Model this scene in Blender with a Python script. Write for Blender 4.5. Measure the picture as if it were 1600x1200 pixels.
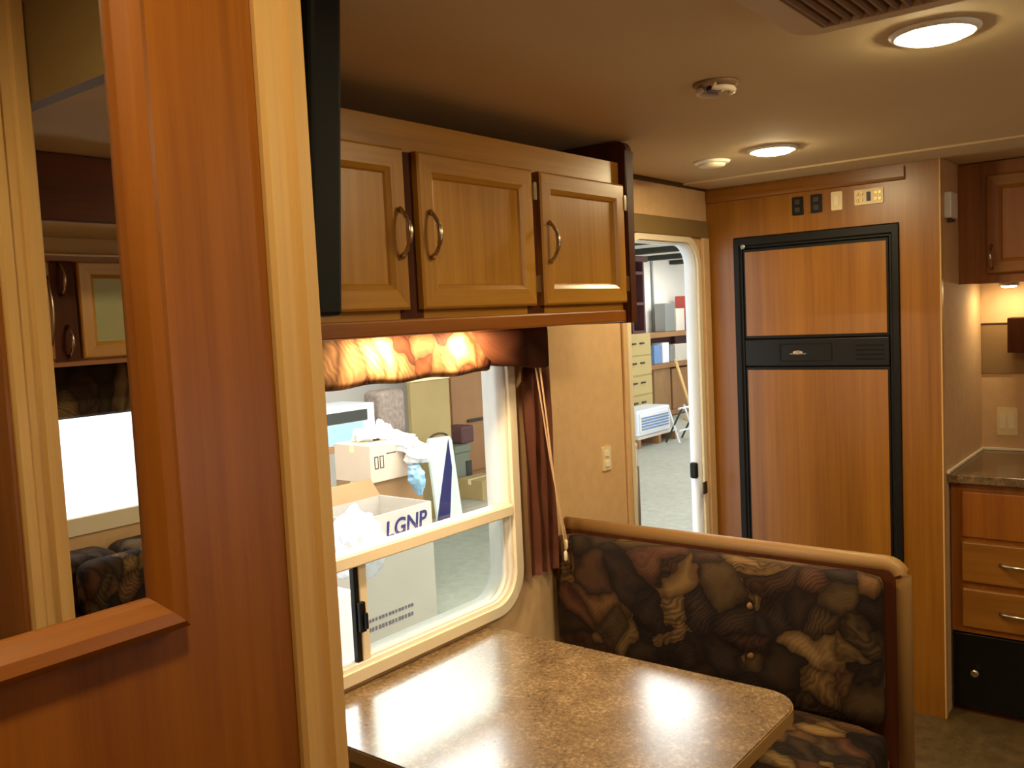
import bpy, bmesh, math, random
from mathutils import Vector, Matrix, noise
random.seed(7)
for o in list(bpy.data.objects): bpy.data.objects.remove(o)
S = bpy.context.scene
COL = S.collection

# ------------------------------------------------------------------ camera
YAW, PITCH, ROLL, FPX = math.radians(38.282), math.radians(-4.255), math.radians(2.743), 1405.2
CAM = Vector((0, 0, 1.56))
_f = Vector((math.cos(PITCH)*math.cos(YAW), math.cos(PITCH)*math.sin(YAW), math.sin(PITCH)))
_r = Vector((math.sin(YAW), -math.cos(YAW), 0))
_d = _f.cross(_r)
_r2 = math.cos(ROLL)*_r + math.sin(ROLL)*_d
_d2 = -math.sin(ROLL)*_r + math.cos(ROLL)*_d
cd = bpy.data.cameras.new('camera')
cd.sensor_width = 36; cd.lens = 36*FPX/1600; cd.clip_start = 0.02; cd.clip_end = 200
cam = bpy.data.objects.new('camera', cd)
M3 = Matrix((_r2, -_d2, -_f)).transposed()
cam.matrix_world = Matrix.Translation(CAM) @ M3.to_4x4()
COL.objects.link(cam); S.camera = cam

# ------------------------------------------------------------------ world, exposure
w = bpy.data.worlds.new('world'); S.world = w; w.use_nodes = True
bg = w.node_tree.nodes['Background']
bg.inputs[0].default_value = (0.93, 0.97, 1.0, 1); bg.inputs[1].default_value = 1.25
S.view_settings.view_transform = 'Standard'; S.view_settings.look = 'None'
S.view_settings.exposure = 0.95; S.view_settings.gamma = 1.0
S.view_settings.use_curve_mapping = False
LAMP = 120.0            # strength of the ceiling lamp lenses

# key dimensions (metres)
W = 1.685        # inner face of the window wall
YR = -0.80       # inner face of the opposite wall
CEIL = 2.054
XF = 3.49        # face of the refrigerator surround
XK = 4.19        # wall behind the kitchen
GROUND = -0.65   # workshop floor outside

def px(x, y, ax, val):
    d = _r2*((x-800)/FPX) + _d2*((y-600)/FPX) + _f
    return CAM + d*((val-CAM[ax])/d[ax])

# ------------------------------------------------------------------ materials
MATS = {}
def lin(c):
    return tuple(((v/255)/12.92 if v/255 <= .04045 else ((v/255+.055)/1.055)**2.4) for v in c) + (1,)
def newmat(name):
    m = bpy.data.materials.new(name); m.use_nodes = True
    MATS[name] = m
    nt = m.node_tree; b = nt.nodes['Principled BSDF']
    return m, nt, b
def plain(name, rgb, rough=.5, metal=0, bump=0, bscale=200, spec=.5, var=0, vscale=6, coat=0):
    m, nt, b = newmat(name)
    b.inputs['Base Color'].default_value = lin(rgb); b.inputs['Roughness'].default_value = rough
    b.inputs['Metallic'].default_value = metal; b.inputs['Specular IOR Level'].default_value = spec
    b.inputs['Coat Weight'].default_value = coat
    tc = nt.nodes.new('ShaderNodeTexCoord')
    if var:
        n = nt.nodes.new('ShaderNodeTexNoise'); n.inputs['Scale'].default_value = vscale; n.inputs['Detail'].default_value = 5
        nt.links.new(tc.outputs['Object'], n.inputs['Vector'])
        r = nt.nodes.new('ShaderNodeValToRGB')
        c = lin(rgb)
        r.color_ramp.elements[0].position = .3; r.color_ramp.elements[1].position = .7
        r.color_ramp.elements[0].color = tuple(v*(1-var) for v in c[:3]) + (1,)
        r.color_ramp.elements[1].color = tuple(min(1, v*(1+var)) for v in c[:3]) + (1,)
        nt.links.new(n.outputs['Fac'], r.inputs['Fac']); nt.links.new(r.outputs['Color'], b.inputs['Base Color'])
    if bump:
        n2 = nt.nodes.new('ShaderNodeTexNoise'); n2.inputs['Scale'].default_value = bscale
        nt.links.new(tc.outputs['Object'], n2.inputs['Vector'])
        bp = nt.nodes.new('ShaderNodeBump'); bp.inputs['Strength'].default_value = bump; bp.inputs['Distance'].default_value = .002
        nt.links.new(n2.outputs['Fac'], bp.inputs['Height']); nt.links.new(bp.outputs['Normal'], b.inputs['Normal'])
    return m
def wood(name, dark, light, axis=2, rough=.35, fine=70, stretch=.03, coat=.15, off=0):
    m, nt, b = newmat(name)
    tc = nt.nodes.new('ShaderNodeTexCoord'); mp = nt.nodes.new('ShaderNodeMapping')
    sc = [1, 1, 1]; sc[axis] = stretch; mp.inputs['Scale'].default_value = sc; mp.inputs['Location'].default_value = (off, off, off)
    nt.links.new(tc.outputs['Object'], mp.inputs['Vector'])
    n = nt.nodes.new('ShaderNodeTexNoise'); n.inputs['Scale'].default_value = fine; n.inputs['Detail'].default_value = 6; n.inputs['Roughness'].default_value = .65
    n2 = nt.nodes.new('ShaderNodeTexNoise'); n2.inputs['Scale'].default_value = fine*.16; n2.inputs['Detail'].default_value = 3; n2.inputs['Distortion'].default_value = .6
    for q in (n, n2): nt.links.new(mp.outputs['Vector'], q.inputs['Vector'])
    mx = nt.nodes.new('ShaderNodeMix'); mx.inputs[0].default_value = .5
    nt.links.new(n.outputs['Fac'], mx.inputs[2]); nt.links.new(n2.outputs['Fac'], mx.inputs[3])
    r = nt.nodes.new('ShaderNodeValToRGB')
    r.color_ramp.elements[0].position = .33; r.color_ramp.elements[1].position = .66
    r.color_ramp.elements[0].color = lin(dark); r.color_ramp.elements[1].color = lin(light)
    nt.links.new(mx.outputs[0], r.inputs['Fac']); nt.links.new(r.outputs['Color'], b.inputs['Base Color'])
    b.inputs['Roughness'].default_value = rough; b.inputs['Coat Weight'].default_value = coat; b.inputs['Coat Roughness'].default_value = .25
    bp = nt.nodes.new('ShaderNodeBump'); bp.inputs['Strength'].default_value = .12; bp.inputs['Distance'].default_value = .001
    nt.links.new(n.outputs['Fac'], bp.inputs['Height']); nt.links.new(bp.outputs['Normal'], b.inputs['Normal'])
    return m
def emit(name, rgb, strength):
    m, nt, b = newmat(name)
    b.inputs['Base Color'].default_value = (.9, .9, .9, 1)
    b.inputs['Emission Color'].default_value = tuple(rgb)+(1,); b.inputs['Emission Strength'].default_value = strength
    return m
def leafy(name, cols, scale, rough=.8, stripe=60, sheen=.0, vein=.3):
    """printed upholstery: big leaf shapes with dark outlines and fine veins"""
    m, nt, b = newmat(name)
    L = nt.links.new; N = nt.nodes.new
    tc = N('ShaderNodeTexCoord'); dn = N('ShaderNodeTexNoise'); dn.inputs['Scale'].default_value = scale*.45; dn.inputs['Detail'].default_value = 3
    L(tc.outputs['Object'], dn.inputs['Vector'])
    sub = N('ShaderNodeVectorMath'); sub.operation = 'MULTIPLY_ADD'; sub.inputs[1].default_value = (2.2/scale, 2.2/scale, 2.2/scale)
    L(dn.outputs['Color'], sub.inputs[0]); L(tc.outputs['Object'], sub.inputs[2])
    mpn = N('ShaderNodeMapping'); mpn.inputs['Rotation'].default_value = (.6, .5, .7); mpn.inputs['Scale'].default_value = (1.5, .75, .8); L(sub.outputs[0], mpn.inputs['Vector'])
    v = N('ShaderNodeTexVoronoi'); v.inputs['Scale'].default_value = scale; L(mpn.outputs[0], v.inputs['Vector'])
    ve = N('ShaderNodeTexVoronoi'); ve.feature = 'DISTANCE_TO_EDGE'; ve.inputs['Scale'].default_value = scale; L(mpn.outputs[0], ve.inputs['Vector'])
    sep = N('ShaderNodeSeparateColor'); L(v.outputs['Color'], sep.inputs[0])
    r = N('ShaderNodeValToRGB'); r.color_ramp.interpolation = 'CONSTANT'
    e = r.color_ramp.elements
    e[0].position = 0; e[0].color = lin(cols[0]); e[1].position = 1/len(cols); e[1].color = lin(cols[1])
    for i, c in enumerate(cols[2:]): q = e.new((i+2)/len(cols)); q.color = lin(c)
    L(sep.outputs[0], r.inputs['Fac'])
    wv = N('ShaderNodeTexWave'); wv.inputs['Scale'].default_value = stripe; wv.inputs['Distortion'].default_value = 1.2; wv.inputs['Detail'].default_value = 2; wv.bands_direction = 'DIAGONAL'
    L(sub.outputs[0], wv.inputs['Vector'])
    mm = N('ShaderNodeMath'); mm.operation = 'MULTIPLY'; L(wv.outputs['Fac'], mm.inputs[0]); L(sep.outputs[1], mm.inputs[1])
    m1 = N('ShaderNodeMix'); m1.data_type = 'RGBA'; m1.blend_type = 'MULTIPLY'
    L(mm.outputs[0], m1.inputs[0]); L(r.outputs['Color'], m1.inputs[6]); m1.inputs[7].default_value = (vein, vein*.9, vein*.8, 1); b.inputs['Specular IOR Level'].default_value = .25
    er = N('ShaderNodeValToRGB'); er.color_ramp.elements[0].position = .0; er.color_ramp.elements[1].position = .30
    er.color_ramp.elements[0].color = (.3, .25, .2, 1); er.color_ramp.elements[1].color = (1, 1, 1, 1)
    L(ve.outputs['Distance'], er.inputs['Fac'])
    m2 = N('ShaderNodeMix'); m2.data_type = 'RGBA'; m2.blend_type = 'MULTIPLY'; m2.inputs[0].default_value = 1
    L(m1.outputs[2], m2.inputs[6]); L(er.outputs['Color'], m2.inputs[7]); L(m2.outputs[2], b.inputs['Base Color'])
    b.inputs['Roughness'].default_value = rough; b.inputs['Sheen Weight'].default_value = sheen
    n2 = N('ShaderNodeTexNoise'); n2.inputs['Scale'].default_value = 350; L(tc.outputs['Object'], n2.inputs['Vector'])
    bp = N('ShaderNodeBump'); bp.inputs['Strength'].default_value = .25; bp.inputs['Distance'].default_value = .002
    L(n2.outputs['Fac'], bp.inputs['Height']); L(bp.outputs['Normal'], b.inputs['Normal'])
    return m
def speckle(name, cols, scale, rough, coat=0, spec=.5):
    m, nt, b = newmat(name); L = nt.links.new; N = nt.nodes.new
    tc = N('ShaderNodeTexCoord')
    a = N('ShaderNodeTexNoise'); a.inputs['Scale'].default_value = scale; a.inputs['Detail'].default_value = 8; a.inputs['Roughness'].default_value = .8
    c = N('ShaderNodeTexNoise'); c.inputs['Scale'].default_value = scale*.12; c.inputs['Detail'].default_value = 3
    for q in (a, c): L(tc.outputs['Object'], q.inputs['Vector'])
    mx = N('ShaderNodeMix'); mx.inputs[0].default_value = .2; L(a.outputs['Fac'], mx.inputs[2]); L(c.outputs['Fac'], mx.inputs[3])
    r = N('ShaderNodeValToRGB'); e = r.color_ramp.elements
    k = len(cols); lo, hi = .36, .64
    e[0].position = lo; e[0].color = lin(cols[0]); e[1].position = hi; e[1].color = lin(cols[-1])
    for i in range(1, k-1): q = e.new(lo+(hi-lo)*i/(k-1)); q.color = lin(cols[i])
    L(mx.outputs[0], r.inputs['Fac']); L(r.outputs['Color'], b.inputs['Base Color'])
    b.inputs['Roughness'].default_value = rough; b.inputs['Coat Weight'].default_value = coat; b.inputs['Specular IOR Level'].default_value = spec
    return m
def glass(name, tint=(1, 1, 1), refl=.06):
    m = bpy.data.materials.new(name); m.use_nodes = True; nt = m.node_tree; nt.nodes.clear()
    o = nt.nodes.new('ShaderNodeOutputMaterial'); t = nt.nodes.new('ShaderNodeBsdfTransparent'); t.inputs[0].default_value = tuple(tint)+(1,)
    g = nt.nodes.new('ShaderNodeBsdfGlossy'); g.inputs['Roughness'].default_value = .02
    lw = nt.nodes.new('ShaderNodeLayerWeight'); lw.inputs[0].default_value = .5
    pw = nt.nodes.new('ShaderNodeMath'); pw.operation = 'POWER'; pw.inputs[1].default_value = 4; nt.links.new(lw.outputs['Facing'], pw.inputs[0])
    f = nt.nodes.new('ShaderNodeMath'); f.operation = 'MULTIPLY_ADD'; f.inputs[1].default_value = .5; f.inputs[2].default_value = .03; nt.links.new(pw.outputs[0], f.inputs[0])
    mx = nt.nodes.new('ShaderNodeMixShader')
    nt.links.new(f.outputs[0], mx.inputs[0]); nt.links.new(t.outputs[0], mx.inputs[1]); nt.links.new(g.outputs[0], mx.inputs[2]); nt.links.new(mx.outputs[0], o.inputs[0])
    MATS[name] = m; return m

wood('panel_wood', (122, 64, 8), (160, 94, 18), 2, .4, 60, .035)
wood('panel_wood_x', (122, 64, 8), (160, 94, 18), 0, .4, 60, .035)
wood('fridge_wood', (124, 73, 10), (162, 104, 26), 2, .36, 55, .03, off=3)
wood('fridge_wood_y', (124, 73, 10), (162, 104, 26), 1, .36, 55, .03, off=3)
wood('cabinet_wood', (150, 98, 22), (190, 136, 46), 2, .38, 65, .035, off=7)
wood('cabinet_wood_x', (150, 98, 22), (190, 136, 46), 0, .38, 65, .035, off=7)
wood('cabinet_wood_y_dim', (118, 70, 14), (152, 98, 28), 1, .38, 65, .035, off=9)  # cabinet wood with the dimness of the under-lit kitchen drawers in its colour
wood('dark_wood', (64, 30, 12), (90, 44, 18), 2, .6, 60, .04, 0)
wood('dark_wood_x', (64, 30, 12), (90, 44, 18), 0, .6, 60, .04, 0)
wood('pale_wood', (196, 150, 86), (222, 180, 112), 2, .45, 45, .03)
for _n in ('dark_wood', 'dark_wood_x'): MATS[_n].node_tree.nodes['Principled BSDF'].inputs['Specular IOR Level'].default_value = .15
plain('wall_paper', (214, 177, 130), .75, bump=.1, bscale=160, var=.05, vscale=25)
plain('ceiling_white', (210, 186, 142), .85, bump=.08, bscale=90, var=.03, vscale=3)
plain('olive_header', (128, 104, 62), .6, var=.05)
plain('cream_plastic', (238, 224, 196), .4)
plain('white_plastic', (238, 236, 230), .4)
plain('white_metal', (226, 230, 238), .35)
plain('ivory', (236, 214, 164), .4)
plain('black_plastic', (16, 14, 11), .45, spec=.3)
plain('black_gloss', (10, 10, 10), .22)
plain('fridge_black', (20, 17, 12), .5, spec=.25)
plain('nickel', (196, 184, 164), .25, 1)
plain('bronze', (120, 92, 60), .32, 1)
plain('brass', (150, 118, 70), .35, 1)
plain('tan_vinyl', (146, 108, 58), .5, bump=.1, bscale=120)
plain('dark_trim', (60, 44, 30), .5)
plain('caulk', (244, 232, 206), .5)
plain('brown_curtain', (122, 70, 46), .8, bump=.2, bscale=180)
plain('cord', (206, 168, 124), .7)
plain('grille', (150, 120, 92), .5)
plain('cover_beige', (212, 190, 156), .5)
plain('grille_dark', (46, 32, 24), .7)
plain('smoked_panel', (140, 112, 74), .3, spec=.5)
plain('tv_black', (12, 11, 8), .6, spec=.2)
leafy('seat_print', [(70, 46, 26), (50, 34, 20), (120, 92, 52), (86, 54, 34), (46, 31, 19), (136, 106, 62), (78, 58, 32), (106, 74, 42), (56, 39, 25)], 12.0, .85, 34, vein=.4)
leafy('valance_print', [(164, 112, 72), (196, 146, 98), (120, 66, 40), (150, 92, 56), (190, 146, 96)], 9.0, .8, 26, vein=.6)
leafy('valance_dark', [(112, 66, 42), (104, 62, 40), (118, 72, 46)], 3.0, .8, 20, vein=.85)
leafy('sofa_print', [(84, 62, 40), (60, 44, 28), (118, 94, 62), (92, 66, 46)], 9.0, .8, 50)
speckle('laminate', [(70, 54, 36), (108, 86, 60), (134, 110, 78), (172, 150, 116)], 110, .23, coat=0, spec=1.0)
speckle('counter_laminate', [(70, 54, 36), (104, 82, 56), (142, 116, 80)], 80, .25, coat=.2)
speckle('vinyl_floor', [(66, 50, 26), (92, 72, 40), (112, 90, 54)], 18, .38)
speckle('concrete', [(150, 150, 138), (166, 165, 152), (178, 176, 164)], 9, .55)
emit('lamp_glow', (1.0, .81, .46), LAMP)
emit('puck_glow', (1.0, .72, .42), 330)
emit('hood_glow', (1.0, .78, .45), 90)
emit('tube_glow', (.95, 1.0, .97), 11.5)
glass('clear_glass'); glass('tinted_glass', (.80, .82, .79))
m, nt, b = newmat('mirror_glass'); b.inputs['Base Color'].default_value = (.86, .87, .84, 1); b.inputs['Metallic'].default_value = 1; b.inputs['Roughness'].default_value = .0
plain('carton', (196, 168, 134), .85, var=.05, vscale=4); plain('carton_pink', (208, 184, 160), .85, var=.04, vscale=4)
plain('carton_pale', (204, 194, 180), .85, var=.04, vscale=4)
plain('carton_dark', (150, 114, 74), .85, var=.08, vscale=4); plain('carton_olive', (168, 146, 96), .85, var=.05, vscale=4)
plain('ink_navy', (46, 42, 98), .8); plain('ink_grey', (120, 112, 120), .8); plain('ink_brown', (78, 62, 48), .8)
plain('navy_cloth', (34, 36, 92), .8); plain('white_cloth', (238, 240, 238), .85); plain('mint_cloth', (220, 236, 222), .85)
plain('blue_plastic', (150, 196, 226), .3); plain('clear_bag', (226, 226, 234), .25, bump=.6, bscale=30)
plain('bin_green', (112, 118, 98), .6); plain('maroon', (84, 46, 46), .6); plain('shop_wood', (150, 108, 68), .7, var=.12, vscale=3)
plain('shop_wall', (232, 226, 216), .9); plain('shop_roof', (236, 234, 222), .9); plain('beam', (52, 54, 48), .8)
plain('filing_tan', (186, 162, 104), .5); plain('grey_print', (140, 124, 112), .85, var=.3, vscale=25); plain('steel', (150, 152, 150), .4, .6)
plain('broom_wood', (206, 168, 104), .6); plain('blue_box', (110, 140, 186), .6); plain('red_part', (170, 70, 60), .6)

# ------------------------------------------------------------------ mesh helpers
def tag(o, label=None, cat=None, group=None, kind=None):
    if label: o['label'] = label
    if cat: o['category'] = cat
    if group: o['group'] = group
    if kind: o['kind'] = kind
    return o
def thing(name, loc, label, cat, group=None):
    o = bpy.data.objects.new(name, None); o.empty_display_size = .05; COL.objects.link(o); o.location = loc
    return tag(o, label, cat, group)
def obj(name, bm, mat, parent=None, smooth=False, label=None):
    """bm in world coordinates; a parent Empty's offset is cancelled"""
    me = bpy.data.meshes.new(name)
    if isinstance(bm, bmesh.types.BMesh):
        bmesh.ops.recalc_face_normals(bm, faces=bm.faces[:]); bm.to_mesh(me); bm.free()
    else: me = bm
    me.materials.clear()
    for q in ([mat] if isinstance(mat, str) else mat): me.materials.append(MATS[q])
    if smooth:
        for p in me.polygons: p.use_smooth = True
    o = bpy.data.objects.new(name, me); COL.objects.link(o)
    if parent is not None:
        o.parent = parent
        if parent.type == 'EMPTY': o.matrix_parent_inverse = (Matrix.Translation(parent.location) @ parent.rotation_euler.to_matrix().to_4x4()).inverted()
    if label: o['label'] = label
    return o
def box(bm, a, b, bev=0, seg=2, mi=0):
    x0, x1 = sorted((a[0], b[0])); y0, y1 = sorted((a[1], b[1])); z0, z1 = sorted((a[2], b[2]))
    v = [bm.verts.new(p) for p in ((x0,y0,z0),(x1,y0,z0),(x1,y1,z0),(x0,y1,z0),(x0,y0,z1),(x1,y0,z1),(x1,y1,z1),(x0,y1,z1))]
    fs = [bm.faces.new([v[i] for i in q]) for q in ((0,3,2,1),(4,5,6,7),(0,1,5,4),(1,2,6,5),(2,3,7,6),(3,0,4,7))]
    for f in fs: f.material_index = mi
    if bev:
        es = list({e for f in fs for e in f.edges})
        bmesh.ops.bevel(bm, geom=es, offset=bev, segments=seg, profile=.5, affect='EDGES')
    return v
def B(a, b, bev=0, seg=2):
    bm = bmesh.new(); box(bm, a, b, bev, seg); return bm
def prism(bm, pts, fn, d0, d1):
    """closed polygon pts (u,v) extruded d0..d1; fn(u,v,d)->xyz"""
    lo = [bm.verts.new(fn(u, v, d0)) for u, v in pts]; hi = [bm.verts.new(fn(u, v, d1)) for u, v in pts]
    n = len(pts); bm.faces.new(lo); bm.faces.new(hi)
    for i in range(n): bm.faces.new((lo[i], lo[(i+1) % n], hi[(i+1) % n], hi[i]))
def rrect(u0, u1, v0, v1, r, n=6, corners=(1,1,1,1)):
    """rounded rectangle, counter-clockwise from lower left; corners LL LR UR UL"""
    out = []
    for k, (cx, cy, a0) in enumerate(((u0, v0, 180), (u1, v0, 270), (u1, v1, 0), (u0, v1, 90))):
        if not corners[k] or r == 0: out.append((cx, cy)); continue
        sx = 1 if cx == u0 else -1; sy = 1 if cy == v0 else -1
        for i in range(n+1):
            a = math.radians(a0+90*i/n); out.append((cx+sx*r+r*math.cos(a), cy+sy*r+r*math.sin(a)))
    return out
def tube(bm, pts, r, n=8, cap=True):
    pts = [Vector(p) for p in pts]; rings = []
    for i, p in enumerate(pts):
        t = (pts[min(i+1, len(pts)-1)]-pts[max(i-1, 0)]).normalized()
        up = Vector((0, 0, 1)) if abs(t.z) < .9 else Vector((1, 0, 0))
        a = t.cross(up).normalized(); c = t.cross(a)
        rr = r[i] if isinstance(r, (list, tuple)) else r
        rings.append([bm.verts.new(p+a*rr*math.cos(2*math.pi*k/n)+c*rr*math.sin(2*math.pi*k/n)) for k in range(n)])
    for i in range(len(rings)-1):
        for k in range(n): bm.faces.new((rings[i][k], rings[i][(k+1) % n], rings[i+1][(k+1) % n], rings[i+1][k]))
    if cap: bm.faces.new(rings[0]); bm.faces.new(rings[-1])
def T(pts, r, n=8):
    bm = bmesh.new(); tube(bm, pts, r, n); return bm
def lathe(bm, prof, c, axis=2, n=28):
    """prof list of (radius, height) about axis through c"""
    rings = []
    for r, h in prof:
        ring = []
        for k in range(n):
            a = 2*math.pi*k/n; q = [0, 0, 0]; q[axis] = h; q[(axis+1) % 3] = r*math.cos(a); q[(axis+2) % 3] = r*math.sin(a)
            ring.append(bm.verts.new(Vector(c)+Vector(q)))
        rings.append(ring)
    for i in range(len(rings)-1):
        for k in range(n): bm.faces.new((rings[i][k], rings[i][(k+1) % n], rings[i+1][(k+1) % n], rings[i+1][k]))
    bm.faces.new(rings[0]); bm.faces.new(rings[-1])
def LA(prof, c, axis=2, n=28):
    bm = bmesh.new(); lathe(bm, prof, c, axis, n); return bm
def plate(outer, holes, fn, d0, d1):
    """flat plate with holes as a mesh: polygons (u,v), extruded d0..d1"""
    cu = bpy.data.curves.new('plate', 'CURVE'); cu.dimensions = '2D'; cu.fill_mode = 'BOTH'; cu.extrude = abs(d1-d0)/2
    for poly in [outer]+holes:
        s = cu.splines.new('POLY'); s.points.add(len(poly)-1); s.use_cyclic_u = True
        for p, (u, v) in zip(s.points, poly): p.co = (u, v, 0, 1)
    o = bpy.data.objects.new('plate', cu); COL.objects.link(o)
    dg = bpy.context.evaluated_depsgraph_get()
    me = bpy.data.meshes.new_from_object(o.evaluated_get(dg)); bpy.data.objects.remove(o); bpy.data.curves.remove(cu)
    bm = bmesh.new(); bm.from_mesh(me); bpy.data.meshes.remove(me)
    bmesh.ops.remove_doubles(bm, verts=bm.verts[:], dist=1e-5)
    for v in bm.verts: v.co = Vector(fn(v.co.x, v.co.y, (d0+d1)/2+v.co.z))
    return bm
def faceY(Y, s=-1): return lambda u, v, d: (u, Y+s*d, v)       # surface facing -Y (s=-1) or +Y
def faceX(X, s=-1): return lambda u, v, d: (X+s*d, u, v)       # surface facing -X
def downZ(Z): return lambda u, v, d: (u, v, Z-d)
def mitre(bm, u0, u1, v0, v1, prof, fn, sides=(0, 1, 2, 3)):
    """picture-frame pieces round the inner rectangle; prof closed list of (outward offset, depth)"""
    def corner(k, o): return ((u0-o, v0-o), (u1+o, v0-o), (u1+o, v1+o), (u0-o, v1+o))[k]
    n = len(prof)
    for s in sides:
        A = [bm.verts.new(fn(*corner(s, o), d)) for o, d in prof]; C = [bm.verts.new(fn(*corner((s+1) % 4, o), d)) for o, d in prof]
        bm.faces.new(A); bm.faces.new(C)
        for i in range(n): bm.faces.new((A[i], A[(i+1) % n], C[(i+1) % n], C[i]))
def copy_tree(o, delta, parent=None):
    c = o.copy(); COL.objects.link(c)
    if parent is None: c.location = Vector(o.location)+Vector(delta)
    else: c.parent = parent
    for ch in list(o.children): copy_tree(ch, delta, c)
    return c
def bow_handle(fn, u, v0, v1, rise=.028, r=.0045, horizontal=False):
    pts = []
    for i in range(11):
        t = i/10; h = .004+rise*math.sin(math.pi*t)**.7
        pts.append(fn(v0+(v1-v0)*t, u, h) if horizontal else fn(u, v0+(v1-v0)*t, h))
    rr = [r*(1.5 if i in (0, 10) else 1.0+.45*math.sin(math.pi*i/10)**4) for i in range(11)]
    return T(pts, rr, 8)
def cab_door(parent, fn, u0, u1, v0, v1, mats, hu=None, hv=None, fw=.055, handle='nickel', name='door', horiz=None, hinge=None, pm=None):
    """frame-and-panel door: frame with moulded inner edge, recessed panel, handle"""
    wz, wx = mats
    prof = [(fw, 0), (fw, .015), (fw-.005, .019), (.014, .019), (.004, .013), (0, .007), (0, 0)]
    bm = bmesh.new(); prism(bm, rrect(u0+fw-.002, u1-fw+.002, v0+fw-.002, v1-fw+.002, 0), fn, .001, .008); d = obj(name, bm, pm or wz, parent)
    for sd_ in range(4):
        bm = bmesh.new(); mitre(bm, u0+fw, u1-fw, v0+fw, v1-fw, prof, fn, (sd_,)); obj('stile' if sd_ % 2 else 'rail', bm, wz if sd_ % 2 else wx, d)
    if hu is not None: obj('handle', bow_handle(lambda a, b, h: fn(a, b, .019+h), hu, hv[0], hv[1]), handle, d, True)
    if horiz: obj('handle', bow_handle(lambda a, b, h: fn(a, b, .019+h), horiz[2], horiz[0], horiz[1], .022, .0045, True), handle, d, True)
    if hinge:
        for hz in hinge[1:]:
            bm = bmesh.new(); prism(bm, rrect(hinge[0]-.006, hinge[0]+.006, hz-.022, hz+.022, .004, 3), fn, .004, .0215); obj('hinge', bm, 'nickel', d)
    return d
def text(body, size, mat, origin, ux, uy, parent, name='lettering', depth=.002, shear=0, bold=0):
    cu = bpy.data.curves.new('t', 'FONT'); cu.body = body; cu.size = size; cu.extrude = depth; cu.offset = bold; cu.shear = shear
    o = bpy.data.objects.new('t', cu); COL.objects.link(o)
    dg = bpy.context.evaluated_depsgraph_get(); me = bpy.data.meshes.new_from_object(o.evaluated_get(dg))
    bpy.data.objects.remove(o)
    ux = Vector(ux).normalized(); uy = Vector(uy).normalized(); uz = ux.cross(uy); org = Vector(origin)
    for v in me.vertices: v.co = org+ux*v.co.x+uy*v.co.y+uz*v.co.z
    return obj(name, me, mat, parent)
def struct(name, bm, mat, parent=None, smooth=False):
    o = obj(name, bm, mat, parent, smooth)
    if parent is None: o['kind'] = 'structure'
    return o

# ================================================================== ROOM SHELL
XB = -1.1        # wall behind the camera
struct('floor', B((XB-.05, YR-.05, -.06), (XK+.05, W+.05, 0)), 'vinyl_floor')
CB = 2.26        # the sleeping end has a higher ceiling than the living area
struct('ceiling', B((.94, YR-.05, CEIL), (XK+.05, W+.05, CEIL+.06)), 'ceiling_white')
struct('ceiling_bedroom', B((XB-.05, YR-.05, CB), (.945, W+.05, CB+.06)), 'ceiling_white')
struct('trim_13', B((.906, YR, CEIL), (.9395, W, CB)), 'olive_header')  # coloured darker so this step reads as dim ceiling in the mirror
# window wall with window and entry door openings
WIN = (0.92, 2.105, .700, 1.50)
DOOR = (2.83, 3.39, -.001, 1.828)
win_hole = rrect(*WIN, .10, 8); door_hole = [(DOOR[0], .02)]+[(DOOR[1], .02)]+[p for p in rrect(*DOOR, .10, 8, (0, 0, 1, 1)) if p[1] > .1]
struct('wall_left', plate([(XB, 0), (XK, 0), (XK, CEIL), (.93, CEIL), (.93, CB), (XB, CB)], [win_hole, door_hole], faceY(W, 1), 0, .045), 'wall_paper')
struct('wall_rear', B((XB-.05, YR, 0), (XB, W, CB)), 'wall_paper')
struct('wall_far', B((XK, YR, 0), (XK+.05, W, CEIL)), 'wall_paper')
SL0, SL1, SLZ = .95, 3.0, 1.885
struct('wall_right', plate([(XB, 0), (XK, 0), (XK, CEIL), (.93, CEIL), (.93, CB), (XB, CB)], [[(SL0, .12), (SL1, .12), (SL1, SLZ), (SL0, SLZ)]], faceY(YR, -1), 0, .05), 'wall_paper')
# closet wall beside the camera, partition carrying the television, second partition across the passage
YD = .83; XT = .624
struct('wall_closet', B((XB, YD, 0), (XT-.001, YD+.03, CB)), 'panel_wood')
struct('wall_partition', B((XT, YD+.001, 0), (XT+.035, W, CB)), 'panel_wood')
struct('wall_partition_face', B((XT+.0355, YD+.001, 0), (XT+.06, W, CB)), 'panel_wood')
struct('wall_passage', B((.805, YR, 0), (.893, -.312, CB)), 'panel_wood')
def fluted(name, u0, u1, fn, z0, z1, base):
    wd = u1-u0; pts = [(u0, -base), (u0, .007), (u0+.06*wd, .013), (u0+.28*wd, .013), (u0+.34*wd, .004), (u0+.60*wd, .004), (u0+.66*wd, .013), (u0+.94*wd, .013), (u1, .007), (u1, -base)]
    bm = bmesh.new(); prism(bm, pts, lambda u, d, z: fn(u, z, d), z0, z1)
    return struct(name, bm, 'pale_wood')
fluted('trim_1', XT, .688, faceY(YD, -1), 0, CB, .0)
fluted('trim_2', .815, .905, faceY(-.312, 1), 0, CB, .0)
# cornice strips
bm = bmesh.new(); prism(bm, [(0, 0), (.016, 0), (.012, .008), (0, .014)], lambda u, v, d: (d, W-u, CEIL-v), 2.34, XF); struct('trim_3', bm, 'dark_trim')
struct('trim_4', B((3.27, .30, CEIL-.007), (XF-.001, W-.001, CEIL+.002), .002), 'ceiling_white')

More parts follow.
